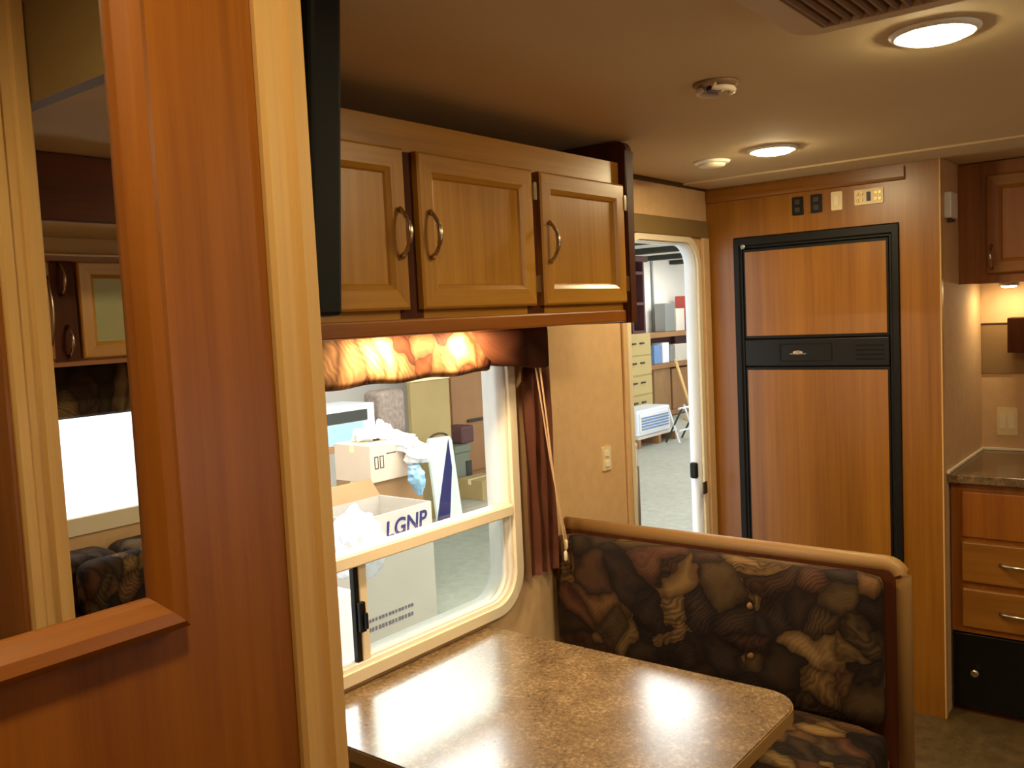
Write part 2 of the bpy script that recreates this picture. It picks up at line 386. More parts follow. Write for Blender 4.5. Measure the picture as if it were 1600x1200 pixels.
# slide-out bay opposite, seen in the mirror
YB = -1.64
struct('floor_bay', B((SL0-.04, YB-.04, .06), (SL1+.04, YR-.001, .12)), 'vinyl_floor')
struct('ceiling_bay', B((SL0-.04, YB-.04, SLZ+.005), (SL1+.04, YR-.05, SLZ+.06)), 'ceiling_white')
struct('wall_bay_near', B((SL0-.04, YB-.04, .12), (SL0, YR-.05, SLZ+.005)), 'wall_paper')
struct('wall_bay_far', B((SL1, YB-.04, .12), (SL1+.04, YR-.05, SLZ+.005)), 'wall_paper')
W2 = (1.15, 2.45, .888, 1.45)
struct('wall_bay_back', plate([(SL0, .12), (SL1, .12), (SL1, SLZ+.005), (SL0, SLZ+.005)], [rrect(*W2, .03, 4)], faceY(YB, -1), 0, .04), 'wall_paper')
struct('trim_5', B((SL0-.04, YR+.0, SLZ-.012), (SL1+.08, YR+.022, CEIL-.001), .004), 'dark_wood_x')
# window_2
w2 = thing('window_2', ((W2[0]+W2[1])/2, YB, W2[2]), 'bright bay window above the sofa', 'window'); del w2['category']; w2['kind'] = 'structure'
obj('window_frame', plate(rrect(W2[0]-.035, W2[1]+.035, W2[2]-.05, W2[3]+.03, .04), [rrect(W2[0]+.012, W2[1]-.012, W2[2]+.012, W2[3]-.012, .03)], faceY(YB, 1), -.03, .012), 'cream_plastic', w2)
obj('pane', B((W2[0]+.005, YB-.03, W2[2]+.005), (W2[1]-.005, YB-.024, W2[3]-.005)), 'clear_glass', w2)

# ------------------------------------------------------------------ window_1 (dinette)
w1 = thing('window_1', (1.5, W, WIN[2]), 'cream framed slider window over the dinette table', 'window'); del w1['category']; w1['kind'] = 'structure'
fy = faceY(W, -1)
obj('window_frame', plate(rrect(WIN[0]-.03, WIN[1]+.028, WIN[2]-.026, WIN[3]+.03, .125, 8), [rrect(WIN[0]+.004, WIN[1]-.004, WIN[2]+.004, WIN[3]-.004, .098, 8)], fy, -.002, .014), 'cream_plastic', w1)
obj('reveal', plate(rrect(WIN[0]+.0, WIN[1]-.0, WIN[2]+.0, WIN[3]-.0, .10, 8), [rrect(WIN[0]+.012, WIN[1]-.012, WIN[2]+.012, WIN[3]-.012, .09, 8)], fy, -.085, -.001), 'white_plastic', w1)
bm = bmesh.new(); prism(bm, [(-.030, .966), (.010, .962), (.014, .966), (.014, .992), (.008, .998), (-.030, 1.0)], lambda d, z, x: (x, W-d, z), WIN[0]+.012, WIN[1]-.012)
obj('middle_rail', bm, 'cream_plastic', w1)
obj('upper_pane', B((WIN[0]+.01, W+.030, 1.0), (WIN[1]-.01, W+.034, WIN[3]-.01)), 'clear_glass', w1)
obj('lower_pane', B((1.49, W+.030, WIN[2]+.012), (WIN[1]-.012, W+.034, .968)), 'tinted_glass', w1)
obj('slider_pane', B((WIN[0]+.01, W+.016, WIN[2]+.012), (1.50, W+.020, .968)), 'clear_glass', w1)
obj('inner_bead', plate(rrect(1.50, WIN[1]-.012, WIN[2]+.008, .968, .085, 8, (0, 1, 0, 0)), [rrect(1.505, WIN[1]-.024, WIN[2]+.016, .962, .08, 8, (0, 1, 0, 0))], fy, -.03, -.012), 'white_plastic', w1)
obj('slider_stile', B((1.486, W+.006, WIN[2]+.012), (1.512, W+.026, .966), .003), 'cream_plastic', w1)
obj('seal', B((1.470, W+.008, WIN[2]+.012), (1.4855, W+.024, .966), .002), 'black_plastic', w1)
lt = obj('latch', B((1.472, W-.008, .79), (1.492, W+.006, .868), .004), 'black_plastic', w1)
obj('latch_lever', B((1.480, W-.020, .80), (1.488, W-.009, .842), .003), 'black_plastic', lt)

# ------------------------------------------------------------------ entry door
d1 = thing('door_1', ((DOOR[0]+DOOR[1])/2, W, 0), 'open entry doorway with white rounded frame beside the refrigerator', 'door'); del d1['category']; d1['kind'] = 'structure'
def dpoly(g, r): return [(DOOR[0]-g, .02)]+[(DOOR[1]+g, .02)]+[p for p in rrect(DOOR[0]-g, DOOR[1]+g, 0, DOOR[3]+g, r, 8, (0, 0, 1, 1)) if p[1] > .1]
obj('door_frame', plate(dpoly(.022, .12), [[(u, max(v, .03)) for u, v in dpoly(-.004, .098)]], fy, -.002, .010), 'cream_plastic', d1)
obj('jamb', plate(dpoly(0, .10), [[(u, max(v, .03)) for u, v in dpoly(-.012, .09)]], fy, -.050, -.001), 'white_metal', d1)
obj('header', B((2.56, W-.016, 1.846), (XF-.012, W-.001, 1.915), .003), 'olive_header', d1)
obj('side_post', B((3.424, W-.018, 0), (XF-.012, W-.001, 1.846), .003), 'wall_paper', d1)
obj('left_post', B((2.775, W-.012, 0), (2.802, W-.001, 1.846), .003), 'wall_paper', d1)
q = px(1101, 762, 1, W-.02)
obj('strike_plate', B((q.x-.016, W-.026, q.z-.025), (q.x+.016, W-.0185, q.z+.025), .002), 'dark_trim', d1)
q = px(1086, 730, 1, W+.06)
lk = obj('latch', B((DOOR[1]-.034, W+.012, q.z-.034), (DOOR[1]-.0125, W+.046, q.z+.034), .009), 'black_plastic', d1)
obj('threshold', B((DOOR[0], W-.02, .0005), (DOOR[1], W+.06, .02), .003), 'steel', d1)

# ================================================================== MIRROR on closet wall
mx0, mx1, mz0, mz1 = -.12, .453, 1.302, 2.17
mr = thing('wall_mirror', (.16, YD-.001, mz0-.035), 'tall mirror in a wooden moulding on the closet panel', 'mirror')
fm = faceY(YD-.0005, -1)
bm = bmesh.new(); prism(bm, rrect(mx0-.005, mx1+.005, mz0-.005, mz1+.005, 0), fm, 0, .003); obj('mirror_glass', bm, 'mirror_glass', mr)
prof = [(0, 0), (0, .006), (.004, .012), (.016, .021), (.028, .023), (.036, .017), (.036, 0)]
for s in range(4):
    bm = bmesh.new(); mitre(bm, mx0, mx1, mz0, mz1, prof, fm, (s,)); obj('moulding', bm, 'panel_wood_x' if s % 2 == 0 else 'panel_wood', mr)

# ================================================================== TELEVISION
tv = thing('television', (.73, 1.25, 1.57), 'flat black television on the partition beside the overhead cabinet, seen from its edge', 'television')
def tilt(x, y, z): return (x+(z-1.57)*.075, y, z)
def tbox(a, b, bev=0):
    bm = B(a, b, bev)
    for v in bm.verts: v.co = Vector(tilt(*v.co))
    return bm
obj('cabinet', tbox((.745, .906, 1.572), (.797, 1.66, 2.03), .006), 'tv_black', tv)
obj('back_shell', tbox((.715, .935, 1.60), (.7455, 1.63, 2.0), .008), 'black_plastic', tv)
obj('screen', tbox((.7972, .93, 1.60), (.7985, 1.636, 2.008)), 'black_gloss', tv)
obj('wall_bracket', B((XT+.0605, 1.15, 1.66), (.730, 1.42, 1.88), .003), 'dark_trim', tv)

# ================================================================== OVERHEAD CABINET over the dinette
YC = 1.365
oc = thing('overhead_cabinet', (1.6, W, 1.54), 'long oak overhead cabinet above the dinette window', 'cabinet')
obj('body', B((.88, YC+.02, 1.553), (2.268, W-.001, 1.985)), 'cabinet_wood_x', oc)
bm = plate([(.88, 1.54), (2.268, 1.54), (2.268, 1.987), (.88, 1.987)], [[(.93, 1.60), (2.25, 1.60), (2.25, 1.905), (.93, 1.905)]], faceY(YC, 1), 0, .019)
obj('face_frame', bm, 'cabinet_wood_x', oc)
obj('bottom_rail', B((.88, YC-.012, 1.531), (2.268, YC+.014, 1.566), .005), 'panel_wood_x', oc)
for x in (1.395, 1.842): obj('mullion', B((x-.035, YC-.001, 1.567), (x+.035, YC+.0195, 1.92)), 'dark_wood', oc)
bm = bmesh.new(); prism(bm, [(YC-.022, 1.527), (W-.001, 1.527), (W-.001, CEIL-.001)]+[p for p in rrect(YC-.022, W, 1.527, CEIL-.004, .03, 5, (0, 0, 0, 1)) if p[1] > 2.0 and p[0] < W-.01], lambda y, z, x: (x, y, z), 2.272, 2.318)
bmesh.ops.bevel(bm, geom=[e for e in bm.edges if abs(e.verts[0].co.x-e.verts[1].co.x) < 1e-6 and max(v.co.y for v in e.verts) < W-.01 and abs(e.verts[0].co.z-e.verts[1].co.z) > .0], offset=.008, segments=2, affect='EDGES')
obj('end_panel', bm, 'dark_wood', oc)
cm = ('cabinet_wood', 'cabinet_wood_x')
fc = faceY(YC-.001, -1)
cab_door(oc, fc, .96, 1.375, 1.586, 1.922, cm, hu=1.350, hv=(1.695, 1.795))
cab_door(oc, fc, 1.416, 1.826, 1.586, 1.922, cm, hu=1.442, hv=(1.695, 1.795), hinge=(1.832, 1.64, 1.87))
cab_door(oc, fc, 1.858, 2.264, 1.586, 1.922, cm, hu=1.882, hv=(1.695, 1.795), hinge=(2.266, 1.64, 1.87))
# puck lights below
for k, x in enumerate((1.50, 1.76)):
    pk = thing('puck_light', (x, 1.50, 1.5525), ('small glowing lamp under the overhead cabinet, below its door next to the television', 'small glowing lamp under the overhead cabinet, below its middle door')[k], 'lamp', 'lamps under the overhead cabinet')
    obj('housing', LA([(.034, 0), (.036, -.004), (.034, -.012), (.026, -.013)], (x, 1.50, 1.5525)), 'white_plastic', pk, True)
    obj('lens', LA([(.026, 0), (.026, -.003), (.012, -.006)], (x, 1.50, 1.5393)), 'puck_glow', pk, True)

# ================================================================== VALANCE, CURTAIN, CORDS
YV = 1.590
vl = thing('valance', (1.6, W, 1.412), 'padded leaf print window valance under the overhead cabinet', 'valance')
bm = bmesh.new(); n = 60; secs = []
prof = [(0, 1.413), (-.010, 1.417), (-.016, 1.432), (-.018, 1.47), (-.014, 1.51), (-.006, 1.526), (.012, 1.527), (.012, 1.413)]
def vsec(x): return [bm.verts.new((x, YV+o*(1+.12*math.sin(x*23)), z+(.003*math.sin(x*31) if z < 1.44 else 0))) for o, z in prof]
secs = [vsec(.84+(1.905-.84)*i/n) for i in range(n+1)]
for i in range(n):
    for k in range(len(prof)): bm.faces.new((secs[i][k], secs[i][(k+1) % 8], secs[i+1][(k+1) % 8], secs[i+1][k]))
bm.faces.new(secs[0]); bm.faces.new(secs[-1])
obj('padded_front', bm, 'valance_print', vl, True)
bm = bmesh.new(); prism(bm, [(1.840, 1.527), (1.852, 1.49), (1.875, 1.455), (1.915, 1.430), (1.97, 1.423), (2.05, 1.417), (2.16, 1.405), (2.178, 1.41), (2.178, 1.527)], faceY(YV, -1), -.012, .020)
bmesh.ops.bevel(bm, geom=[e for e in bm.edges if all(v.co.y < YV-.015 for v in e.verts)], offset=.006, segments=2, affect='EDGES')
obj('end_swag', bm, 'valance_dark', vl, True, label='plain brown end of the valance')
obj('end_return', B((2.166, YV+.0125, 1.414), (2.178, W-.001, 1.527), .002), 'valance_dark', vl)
obj('top_board', B((.84, YV+.0125, 1.512), (2.165, W-.001, 1.527)), 'dark_wood_x', vl)
bm = bmesh.new(); n = 48; nz = 10
for zi in range(nz+1):
    z = 1.41-(1.41-.765)*zi/nz
    for i in range(n+1):
        t = i/n; x = 2.137+.132*t; a = .012*math.sin(t*math.pi*6+.4*math.sin(zi*.6))+.003*math.sin(zi+t*9)
        bm.verts.new((x, W-.042+a, z))
bm.verts.ensure_lookup_table()
for zi in range(nz):
    for i in range(n): bm.faces.new((bm.verts[zi*(n+1)+i], bm.verts[zi*(n+1)+i+1], bm.verts[(zi+1)*(n+1)+i+1], bm.verts[(zi+1)*(n+1)+i]))
bmesh.ops.solidify(bm, geom=bm.faces[:], thickness=.003)
tag(obj('curtain', bm, 'brown_curtain', None, True), 'narrow brown curtain hanging beside the dinette window', 'curtain')
for k, (xa, xb, zb) in enumerate(((2.145, 2.262, .86), (2.150, 2.240, .83))):
    ya = W-.085-.012*k
    cdn = thing('blind_cord', (xb, ya, zb), ('longer slanting beige blind cord in front of the brown curtain' if k else 'shorter slanting beige blind cord ending nearer the bench'), 'cord', 'blind cords')
    obj('cord', T([(xa+(xb-xa)*(t/8)**1.15, ya-.002*math.sin(t), 1.405-(1.405-zb)*t/8) for t in range(9)], .0028, 6), 'cord', cdn)
    obj('cord_end', LA([(.003, 0), (.006, -.006), (.006, -.028), (.003, -.032)], (xb, ya, zb), 2, 10), 'cream_plastic', cdn, True)

# switch plate on the wall by the door
q = px(947, 716, 1, W)
sw = thing('light_switch', (q.x, W, q.z-.04), 'cream double switch plate on the wall beside the entry door', 'switch')
bm = bmesh.new(); prism(bm, rrect(q.x-.028, q.x+.028, q.z-.042, q.z+.042, .006, 3), fy, 0, .005); obj('plate', bm, 'ivory', sw)
for dz in (-.018, .018):
    bm = bmesh.new(); prism(bm, rrect(q.x-.012, q.x+.012, q.z+dz-.010, q.z+dz+.010, .002, 2), fy, .005, .009); obj('rocker', bm, 'white_plastic', sw)

# ================================================================== DINETTE
ZT = .66
tb = thing('dinette_table', (1.6, 1.2, 0), 'brown speckled laminate dinette table with rounded corners under the window', 'table')
tp = rrect(1.226, 1.963, .742, W-.003, .085, 8, (1, 1, 0, 0))
def lift(u, v, d): return (u, v, ZT-d)
bm = bmesh.new(); prism(bm, tp, lift, 0, .004); obj('laminate_top', bm, 'laminate', tb)
bm = bmesh.new(); prism(bm, rrect(1.224, 1.965, .740, W-.003, .087, 8, (1, 1, 0, 0)), lift, .0042, .032)
obj('edge_band', bm, 'tan_vinyl', tb)
for y in (1.0, 1.42):
    lg = obj('leg', LA([(.09, 0), (.088, .006), (.035, .014), (.028, .03), (.028, ZT-.05), (.07, ZT-.045), (.07, ZT-.0325)], (1.6, y, 0)), 'nickel', tb, True)

def bench(x0, s, label):
    """bench whose back board stands at x0; s=+1 seat extends toward -x, s=-1 toward +x"""
    X = lambda d: x0-s*d
    b = thing('dinette_bench', (X(.25), 1.15, 0), label, 'bench')
    y0, y1 = .632, W-.003
    obj('seat_box', B((X(.03), y0+.035, 0), (X(.44), y1, .36)), 'panel_wood', b)
    # back board with rounded tan edge
    pr = [p for p in rrect(y0, y1, .0, .882, .04, 6, (0, 0, 0, 1))]
    bm = bmesh.new(); prism(bm, pr, lambda y, z, d: (X(d), y, z), -.018, .022)
    obj('back_board', bm, 'dark_wood', b)
    path = [(y0+.002, 0), (y0+.002, .83)]+[(y0+.042+.04*math.cos(math.radians(a)), .836+.04*math.sin(math.radians(a))) for a in (180, 165, 150, 135, 120, 105, 90)]+[(y1, .876)]
    obj('edge_roll', T([(X(.002), y, z) for y, z in path], .023, 12), 'tan_vinyl', b, True)
    # cushions
    def cushion(name, a, c, bev, puff, tuft=None):
        bm = bmesh.new(); box(bm, a, c)
        bmesh.ops.subdivide_edges(bm, edges=bm.edges[:], cuts=14, use_grid_fill=True)
        lo = Vector([min(a[i], c[i]) for i in range(3)]); hi = Vector([max(a[i], c[i]) for i in range(3)]); ce = (lo+hi)/2; hf = (hi-lo)/2
        for v in bm.verts:
            q = v.co-ce
            # round the box edges
            inner = Vector([max(-(hf[i]-bev), min(hf[i]-bev, q[i])) for i in range(3)]); dlt = q-inner
            if dlt.length > 1e-9: q = inner+dlt.normalized()*min(dlt.length, bev) if sum(abs(dlt[i]) > 1e-6 for i in range(3)) > 1 else q
            v.co = ce+q
            n = noise.noise(v.co*7)*.006+noise.noise(v.co*17)*.003
            ax = puff[0]; t = 1
            for i in range(3):
                if i != ax: t *= max(0, 1-(abs((v.co-ce)[i])/hf[i])**4)
            if (v.co-ce)[ax]*puff[1] > hf[ax]*.3:
                dp = puff[2]*t+n*t
                if tuft:
                    for ty, tz in tuft: dp -= .022*math.exp(-(((v.co.y-ty)/.035)**2+((v.co.z-tz)/.035)**2))
                v.co[ax] += puff[1]*dp
        return obj(name, bm, 'seat_print', b, True)
    yb0 = y0+.036
    tufts = [(yb0+.34, .74), (yb0+.34, .60), (yb0+.70, .74), (yb0+.70, .60)]
    bc = cushion('back_cushion', (X(.024), yb0, .462), (X(.105), y1-.012, .862), .03, (0, -s, .02), tufts)
    for ty, tz in tufts:
        obj('button', LA([(.012, 0), (.010, .004*-s), (.004, .006*-s)], (X(.104), ty, tz), 0, 14), 'tan_vinyl', bc, True)
    cushion('seat_cushion', (X(.112), yb0-.03, .362), (X(.50), y1-.012, .485), .035, (2, 1, .012))
    return b
bench(2.385, 1, 'dinette bench with dark leaf print cushions and tan edged back before the refrigerator')
bench(.745, -1, 'dinette bench with dark leaf print cushions against the television partition')

# ================================================================== REFRIGERATOR AND SURROUND
fx = faceX(XF, -1)
fs = thing('refrigerator_surround', (XF+.3, 1.22, 0), 'wood panel surround built around the tall refrigerator', 'cabinet')
FY0, FY1, FZ0, FZ1 = .923, 1.563, .36, 1.838
obj('face_panel', plate([(.786, 0), (W-.002, 0), (W-.002, CEIL-.001), (.786, CEIL-.001)], [[(FY0, FZ0), (FY1, FZ0), (FY1, FZ1), (FY0, FZ1)]], faceX(XF, 1), 0, .02), 'fridge_wood', fs)
bm = bmesh.new(); prism(bm, [(0, 1.988), (.009, 1.991), (.011, 2.0), (.011, 2.036), (0, 2.036)], lambda d, z, y: (XF-d, y, z), .90, W-.01); obj('top_strip', bm, 'fridge_wood_y', fs)
struct('wall_kitchen', B((XF+.0205, .786, 0), (XK-.001, .806, CEIL-.001)), 'wall_paper')
obj('corner_strip', B((XF-.002, .780, 0), (XF+.024, .7858, CEIL-.001), .002), 'pale_wood', fs)
rf = thing('refrigerator', (XF+.3, 1.243, FZ0), 'two door refrigerator with wood panel inserts in a black frame', 'refrigerator')
obj('cabinet', B((XF+.021, FY0+.012, FZ0+.005), (XF+.6, FY1-.012, FZ1-.012)), 'fridge_black', rf)
bm = bmesh.new(); mitre(bm, FY0+.034, FY1-.034, FZ0+.04, FZ1-.046, [(.046, -.02), (.046, .006), (.040, .012), (.012, .012), (.006, .004), (0, .004), (0, -.02)], fx); 
for v in bm.verts: v.co.y = max(FY0+.001, min(FY1-.001, v.co.y)); v.co.z = min(FZ1-.001, max(FZ0+.001, v.co.z))
obj('frame', bm, 'fridge_black', rf)
def fdoor(z0, z1, name):
    y0, y1 = FY0+.037, FY1-.037
    d = obj(name, B((XF-.002, y0, z0), (XF+.020, y1, z1), .003), 'fridge_black', rf)
    obj('wood_insert', B((XF-.0045, y0+.008, z0+.012), (XF-.0022, y1-.008, z1-.012), .0008), 'fridge_wood', d)
    return d
fdoor(1.424, FZ1-.050, 'freezer_door'); fdoor(FZ0+.045, 1.310, 'lower_door')
bd = obj('handle_band', B((XF-.008, FY0+.037, 1.313), (XF+.018, FY1-.037, 1.421), .004), 'black_plastic', rf)
yb = px(1248, 550, 0, XF).y
obj('badge', LA([(.001, 0), (.020, 0), (.020, -.002), (.001, -.003)], (XF-.0083, yb, 1.367), 0, 20), 'nickel', bd)
for v in bd.children[0].data.vertices: v.co.z = 1.367+(v.co.z-1.367)*.4
obj('badge_bar', B((XF-.0095, yb-.032, 1.360), (XF-.0081, yb+.032, 1.3635)), 'steel', bd)
bm = bmesh.new(); mitre(bm, yb-.13, yb+.07, 1.336, 1.398, [(.004, 0), (.004, .002), (0, .002), (0, 0)], faceX(XF-.008, -1)); obj('grip_recess', bm, 'tv_black', bd)
for k in range(4): obj('vent_slot', B((XF-.0095, FY0+.055, 1.336+.017*k), (XF-.0079, FY0+.16, 1.343+.017*k)), 'tv_black', bd)
q = px(1163, 386, 0, XF); obj('hinge_pin', LA([(.010, 0), (.010, -.006), (.006, -.008)], (XF-.0125, q.y, q.z), 0, 12), 'steel', rf)

# switches above the refrigerator
def plate_x(name, label, cat, cx, cy, w_, h_, mat, parts, group=None):
    q = px(cx, cy, 0, XF); t = thing(name, (XF, q.y, q.z-h_/2), label, cat, group)
    bm = bmesh.new(); prism(bm, rrect(q.y-w_/2, q.y+w_/2, q.z-h_/2, q.z+h_/2, .004, 3), fx, .0, .006); obj('plate', bm, mat, t)
    for nm, dy, dz, pw, ph, pm in parts:
        bm = bmesh.new(); prism(bm, rrect(q.y+dy-pw/2, q.y+dy+pw/2, q.z+dz-ph/2, q.z+dz+ph/2, .002, 2), fx, .006, .010); obj(nm, bm, pm, t)
    return t
for cx, cy, lb in ((1247, 322, 'black socket plate above the refrigerator, the one farther from the ivory switch'), (1276, 318, 'black socket plate above the refrigerator, right next to the ivory switch')):
    plate_x('power_outlet', lb, 'outlet', cx, cy, .044, .070, 'black_plastic', [('socket', 0, .015, .020, .018, 'dark_trim'), ('socket', 0, -.015, .020, .018, 'dark_trim')], 'black sockets above the refrigerator')
plate_x('light_switch', 'ivory single switch plate above the refrigerator', 'switch', 1308, 314, .042, .070, 'ivory', [('rocker', 0, 0, .016, .034, 'cream_plastic')])
plate_x('tank_monitor', 'wide ivory control panel with buttons above the refrigerator', 'control panel', 1358, 307, .104, .056, 'ivory', [('display', .0, 0, .014, .034, 'dark_trim')]+[('button', dy, dz, .010, .010, 'brass') for dy in (-.040, -.026, .026, .040) for dz in (-.012, .012)])

# thermostat on the papered side
th = thing('thermostat', (3.60, .786, 1.82), 'small white thermostat on the wall beside the kitchen overhead cabinet', 'thermostat')
obj('case', B((3.555, .760, 1.842), (3.655, .7855, 1.935), .005), 'white_plastic', th)
obj('lever', B((3.575, .765, 1.826), (3.592, .780, 1.8415), .003), 'dark_trim', th)
obj('lever', B((3.625, .765, 1.830), (3.642, .780, 1.8415), .003), 'dark_trim', th)

# ================================================================== KITCHEN
XKF = 3.60
KY0, KY1 = -.10, .762
kb = thing('kitchen_base_cabinet', (3.9, .4, 0), 'dark brown kitchen base cabinet with drawers beside the refrigerator wall', 'cabinet')
obj('body', B((XKF+.001, KY0, .0), (XK-.001, KY1+.018, .872)), 'dark_wood', kb)
obj('face_frame', plate([(KY0, .31), (KY1+.018, .31), (KY1+.018, .870), (KY0, .870)], [[(KY0+.03, .70), (KY1-.03, .70), (KY1-.03, .83), (KY0+.03, .83)]], faceX(XKF, 1), -.012, .0), 'panel_wood', kb)
fk = faceX(XKF-.012, -1)
def drawer(z0, z1, hz):
    bm = bmesh.new(); box(bm, (XKF-.030, .20, z0), (XKF-.0122, KY1-.02, z1), .006)
    d = obj('drawer', bm, 'cabinet_wood_y_dim', kb)
    obj('handle', bow_handle(lambda a, b, h: faceX(XKF-.030, -1)(a, b, h), hz, .615, .475, .024, .005, True), 'nickel', d, True)
drawer(.505, .656, .585); drawer(.334, .481, .405)
bm = bmesh.new(); box(bm, (XKF-.022, .20, .672), (XKF-.0122, KY1-.02, .842), .004); obj('false_front', bm, 'panel_wood', kb)
bdr = obj('lower_door', B((XKF-.014, KY0, .02), (XKF+.0005, KY1+.017, .305), .004), 'black_gloss', kb, label='black lower door with a small silver knob')
obj('knob', LA([(.006, 0), (.006, -.012), (.015, -.018), (.016, -.026), (.010, -.031)], (XKF-.0142, .700, .165), 0, 16), 'nickel', bdr, True)
ct = thing('kitchen_counter', (3.9, .4, .873), 'brown speckled kitchen counter with pale caulked edges', 'counter')
obj('counter_top', B((XKF-.045, KY0, .874), (XK-.001, .7845, .906), .004), 'counter_laminate', ct)
obj('caulk_strip', B((XKF-.045, .7765, .9065), (XK-.012, .7855, .918), .002), 'caulk', ct)
obj('caulk_strip', B((XK-.011, KY0, .9065), (XK-.001, .7855, .918), .002), 'caulk', ct)
ko = thing('kitchen_overhead_cabinet', (4.0, .4, 1.604), 'dark oak overhead cabinet above the kitchen counter', 'cabinet')
obj('body', B((3.80, KY0, 1.604), (XK-.001, .785, CEIL-.002)), 'dark_wood', ko)
obj('face_frame', plate([(KY0, 1.602), (.785, 1.602), (.785, CEIL-.003), (KY0, CEIL-.003)], [[(KY0+.04, 1.66), (.66, 1.66), (.66, 1.98), (KY0+.04, 1.98)]], faceX(3.80, -1), .0, .016), 'panel_wood', ko)
cab_door(ko, faceX(3.783, -1), .12, .688, 1.636, 2.0, ('panel_wood', 'fridge_wood_y'), hu=.668, hv=(1.655, 1.74), handle='nickel')
pk = thing('puck_light', (4.06, .66, 1.602), 'small round lamp under the kitchen overhead cabinet', 'lamp')
obj('housing', LA([(.034, 0), (.036, -.004), (.034, -.012), (.026, -.013)], (4.06, .66, 1.602)), 'white_plastic', pk, True)
obj('lens', LA([(.026, 0), (.026, -.003), (.012, -.006)], (4.06, .66, 1.5888)), 'hood_glow', pk, True)
sp = thing('brown_panel', (XK, .5, 1.228), 'brownish glossy panel on the wall behind the kitchen counter', 'panel')  # darker brownish rectangle on the kitchen wall
obj('sheet', B((XK-.006, .10, 1.228), (XK-.0005, .7855, 1.434), .002), 'smoked_panel', sp)
obj('top_lip', B((XK-.010, .10, 1.4345), (XK-.0005, .7855, 1.440), .001), 'dark_trim', sp)
tr = thing('spice_rack', (XK-.05, .4, 1.322), 'dark wooden wall box in front of the brownish kitchen wall panel', 'rack')
obj('box_body', plate([(.15, 1.322), (.668, 1.322), (.668, 1.462), (.15, 1.462)], [[(.165, 1.337), (.653, 1.337), (.653, 1.447), (.165, 1.447)]], faceX(XK-.0105, -1), .0, .11), 'dark_wood', tr)
obj('front_board', B((XK-.128, .15, 1.322), (XK-.121, .668, 1.462), .003), 'dark_wood', tr)
q = px(1574, 658, 0, XK)
ou = thing('wall_outlet', (XK, q.y, q.z-.06), 'cream double switch plate on the wall above the kitchen counter', 'switch')
fkx = faceX(XK, -1)
bm = bmesh.new(); prism(bm, rrect(q.y-.038, q.y+.038, q.z-.058, q.z+.058, .006, 3), fkx, 0, .006); obj('plate', bm, 'ivory', ou)
for dy in (-.016, .016):
    bm = bmesh.new(); prism(bm, rrect(q.y+dy-.011, q.y+dy+.011, q.z-.03, q.z+.03, .002, 2), fkx, .006, .010); obj('rocker', bm, 'cream_plastic', ou)

# ================================================================== CEILING FITTINGS
def ceiling_light(x, y, label, lit=True, r=.066):
    CEIL = 2.054 if x > .9 else CB
    t = thing('ceiling_light', (x, y, CEIL), label, 'lamp')
    obj('trim_ring', LA([(r+.014, 0), (r+.014, -.003), (r+.006, -.009), (r, -.009), (r-.002, -.001)], (x, y, CEIL-.0003)), 'white_plastic', t, True)
    obj('lens', LA([(r-.003, -.002), (r-.003, -.009), (r*.8, -.015), (r*.4, -.019), (.004, -.020)], (x, y, CEIL-.0003)), 'lamp_glow' if lit else 'white_plastic', t, True)
ceiling_light(1.855, .422, 'lit round ceiling lamp beside the ceiling air conditioner grille')
ceiling_light(2.813, 1.121, 'lit round ceiling lamp in front of the refrigerator surround')
ceiling_light(.30, .30, 'unseen round ceiling lamp added to light the panel around the wall mirror')  # added lamp out of view, brightens the closet panel
ceiling_light(1.95, -.30, 'unseen round ceiling lamp added to brighten the bay with the sofa')  # added lamp out of view, brightens the dark bay in the mirror
q = px(1112, 252, 2, CEIL)
cv = thing('vent_cap', (q.x, q.y, CEIL), 'flat pale unlit disc on the ceiling near the entry door', 'ceiling fitting')
obj('base', LA([(.062, 0), (.060, -.006), (.05, -.010)], (q.x, q.y, CEIL-.0003)), 'white_plastic', cv, True)
obj('cap', LA([(.046, -.0102), (.042, -.018), (.02, -.022), (.002, -.023)], (q.x, q.y, CEIL-.0003)), 'cream_plastic', cv, True)
q = px(1118, 137, 2, CEIL-.01)
sd = thing('smoke_detector', (q.x, q.y, CEIL), 'small pale ceiling clip fitting with a dark centre', 'ceiling fitting')
obj('base', LA([(.050, 0), (.050, -.004), (.044, -.008)], (q.x, q.y, CEIL-.0003)), 'grille', sd, True)
obj('core', LA([(.020, -.0082), (.020, -.016), (.012, -.018)], (q.x, q.y, CEIL-.0003)), 'dark_trim', sd, True)
for a0 in (20, 200):
    pts = [(q.x+.038*math.cos(math.radians(a)), q.y+.038*math.sin(math.radians(a)), CEIL-.018) for a in range(a0, a0+131, 13)]
    pts = [(pts[0][0], pts[0][1], CEIL-.006)]+pts
    obj('clip', T(pts, .007, 8), 'cream_plastic', sd, True)
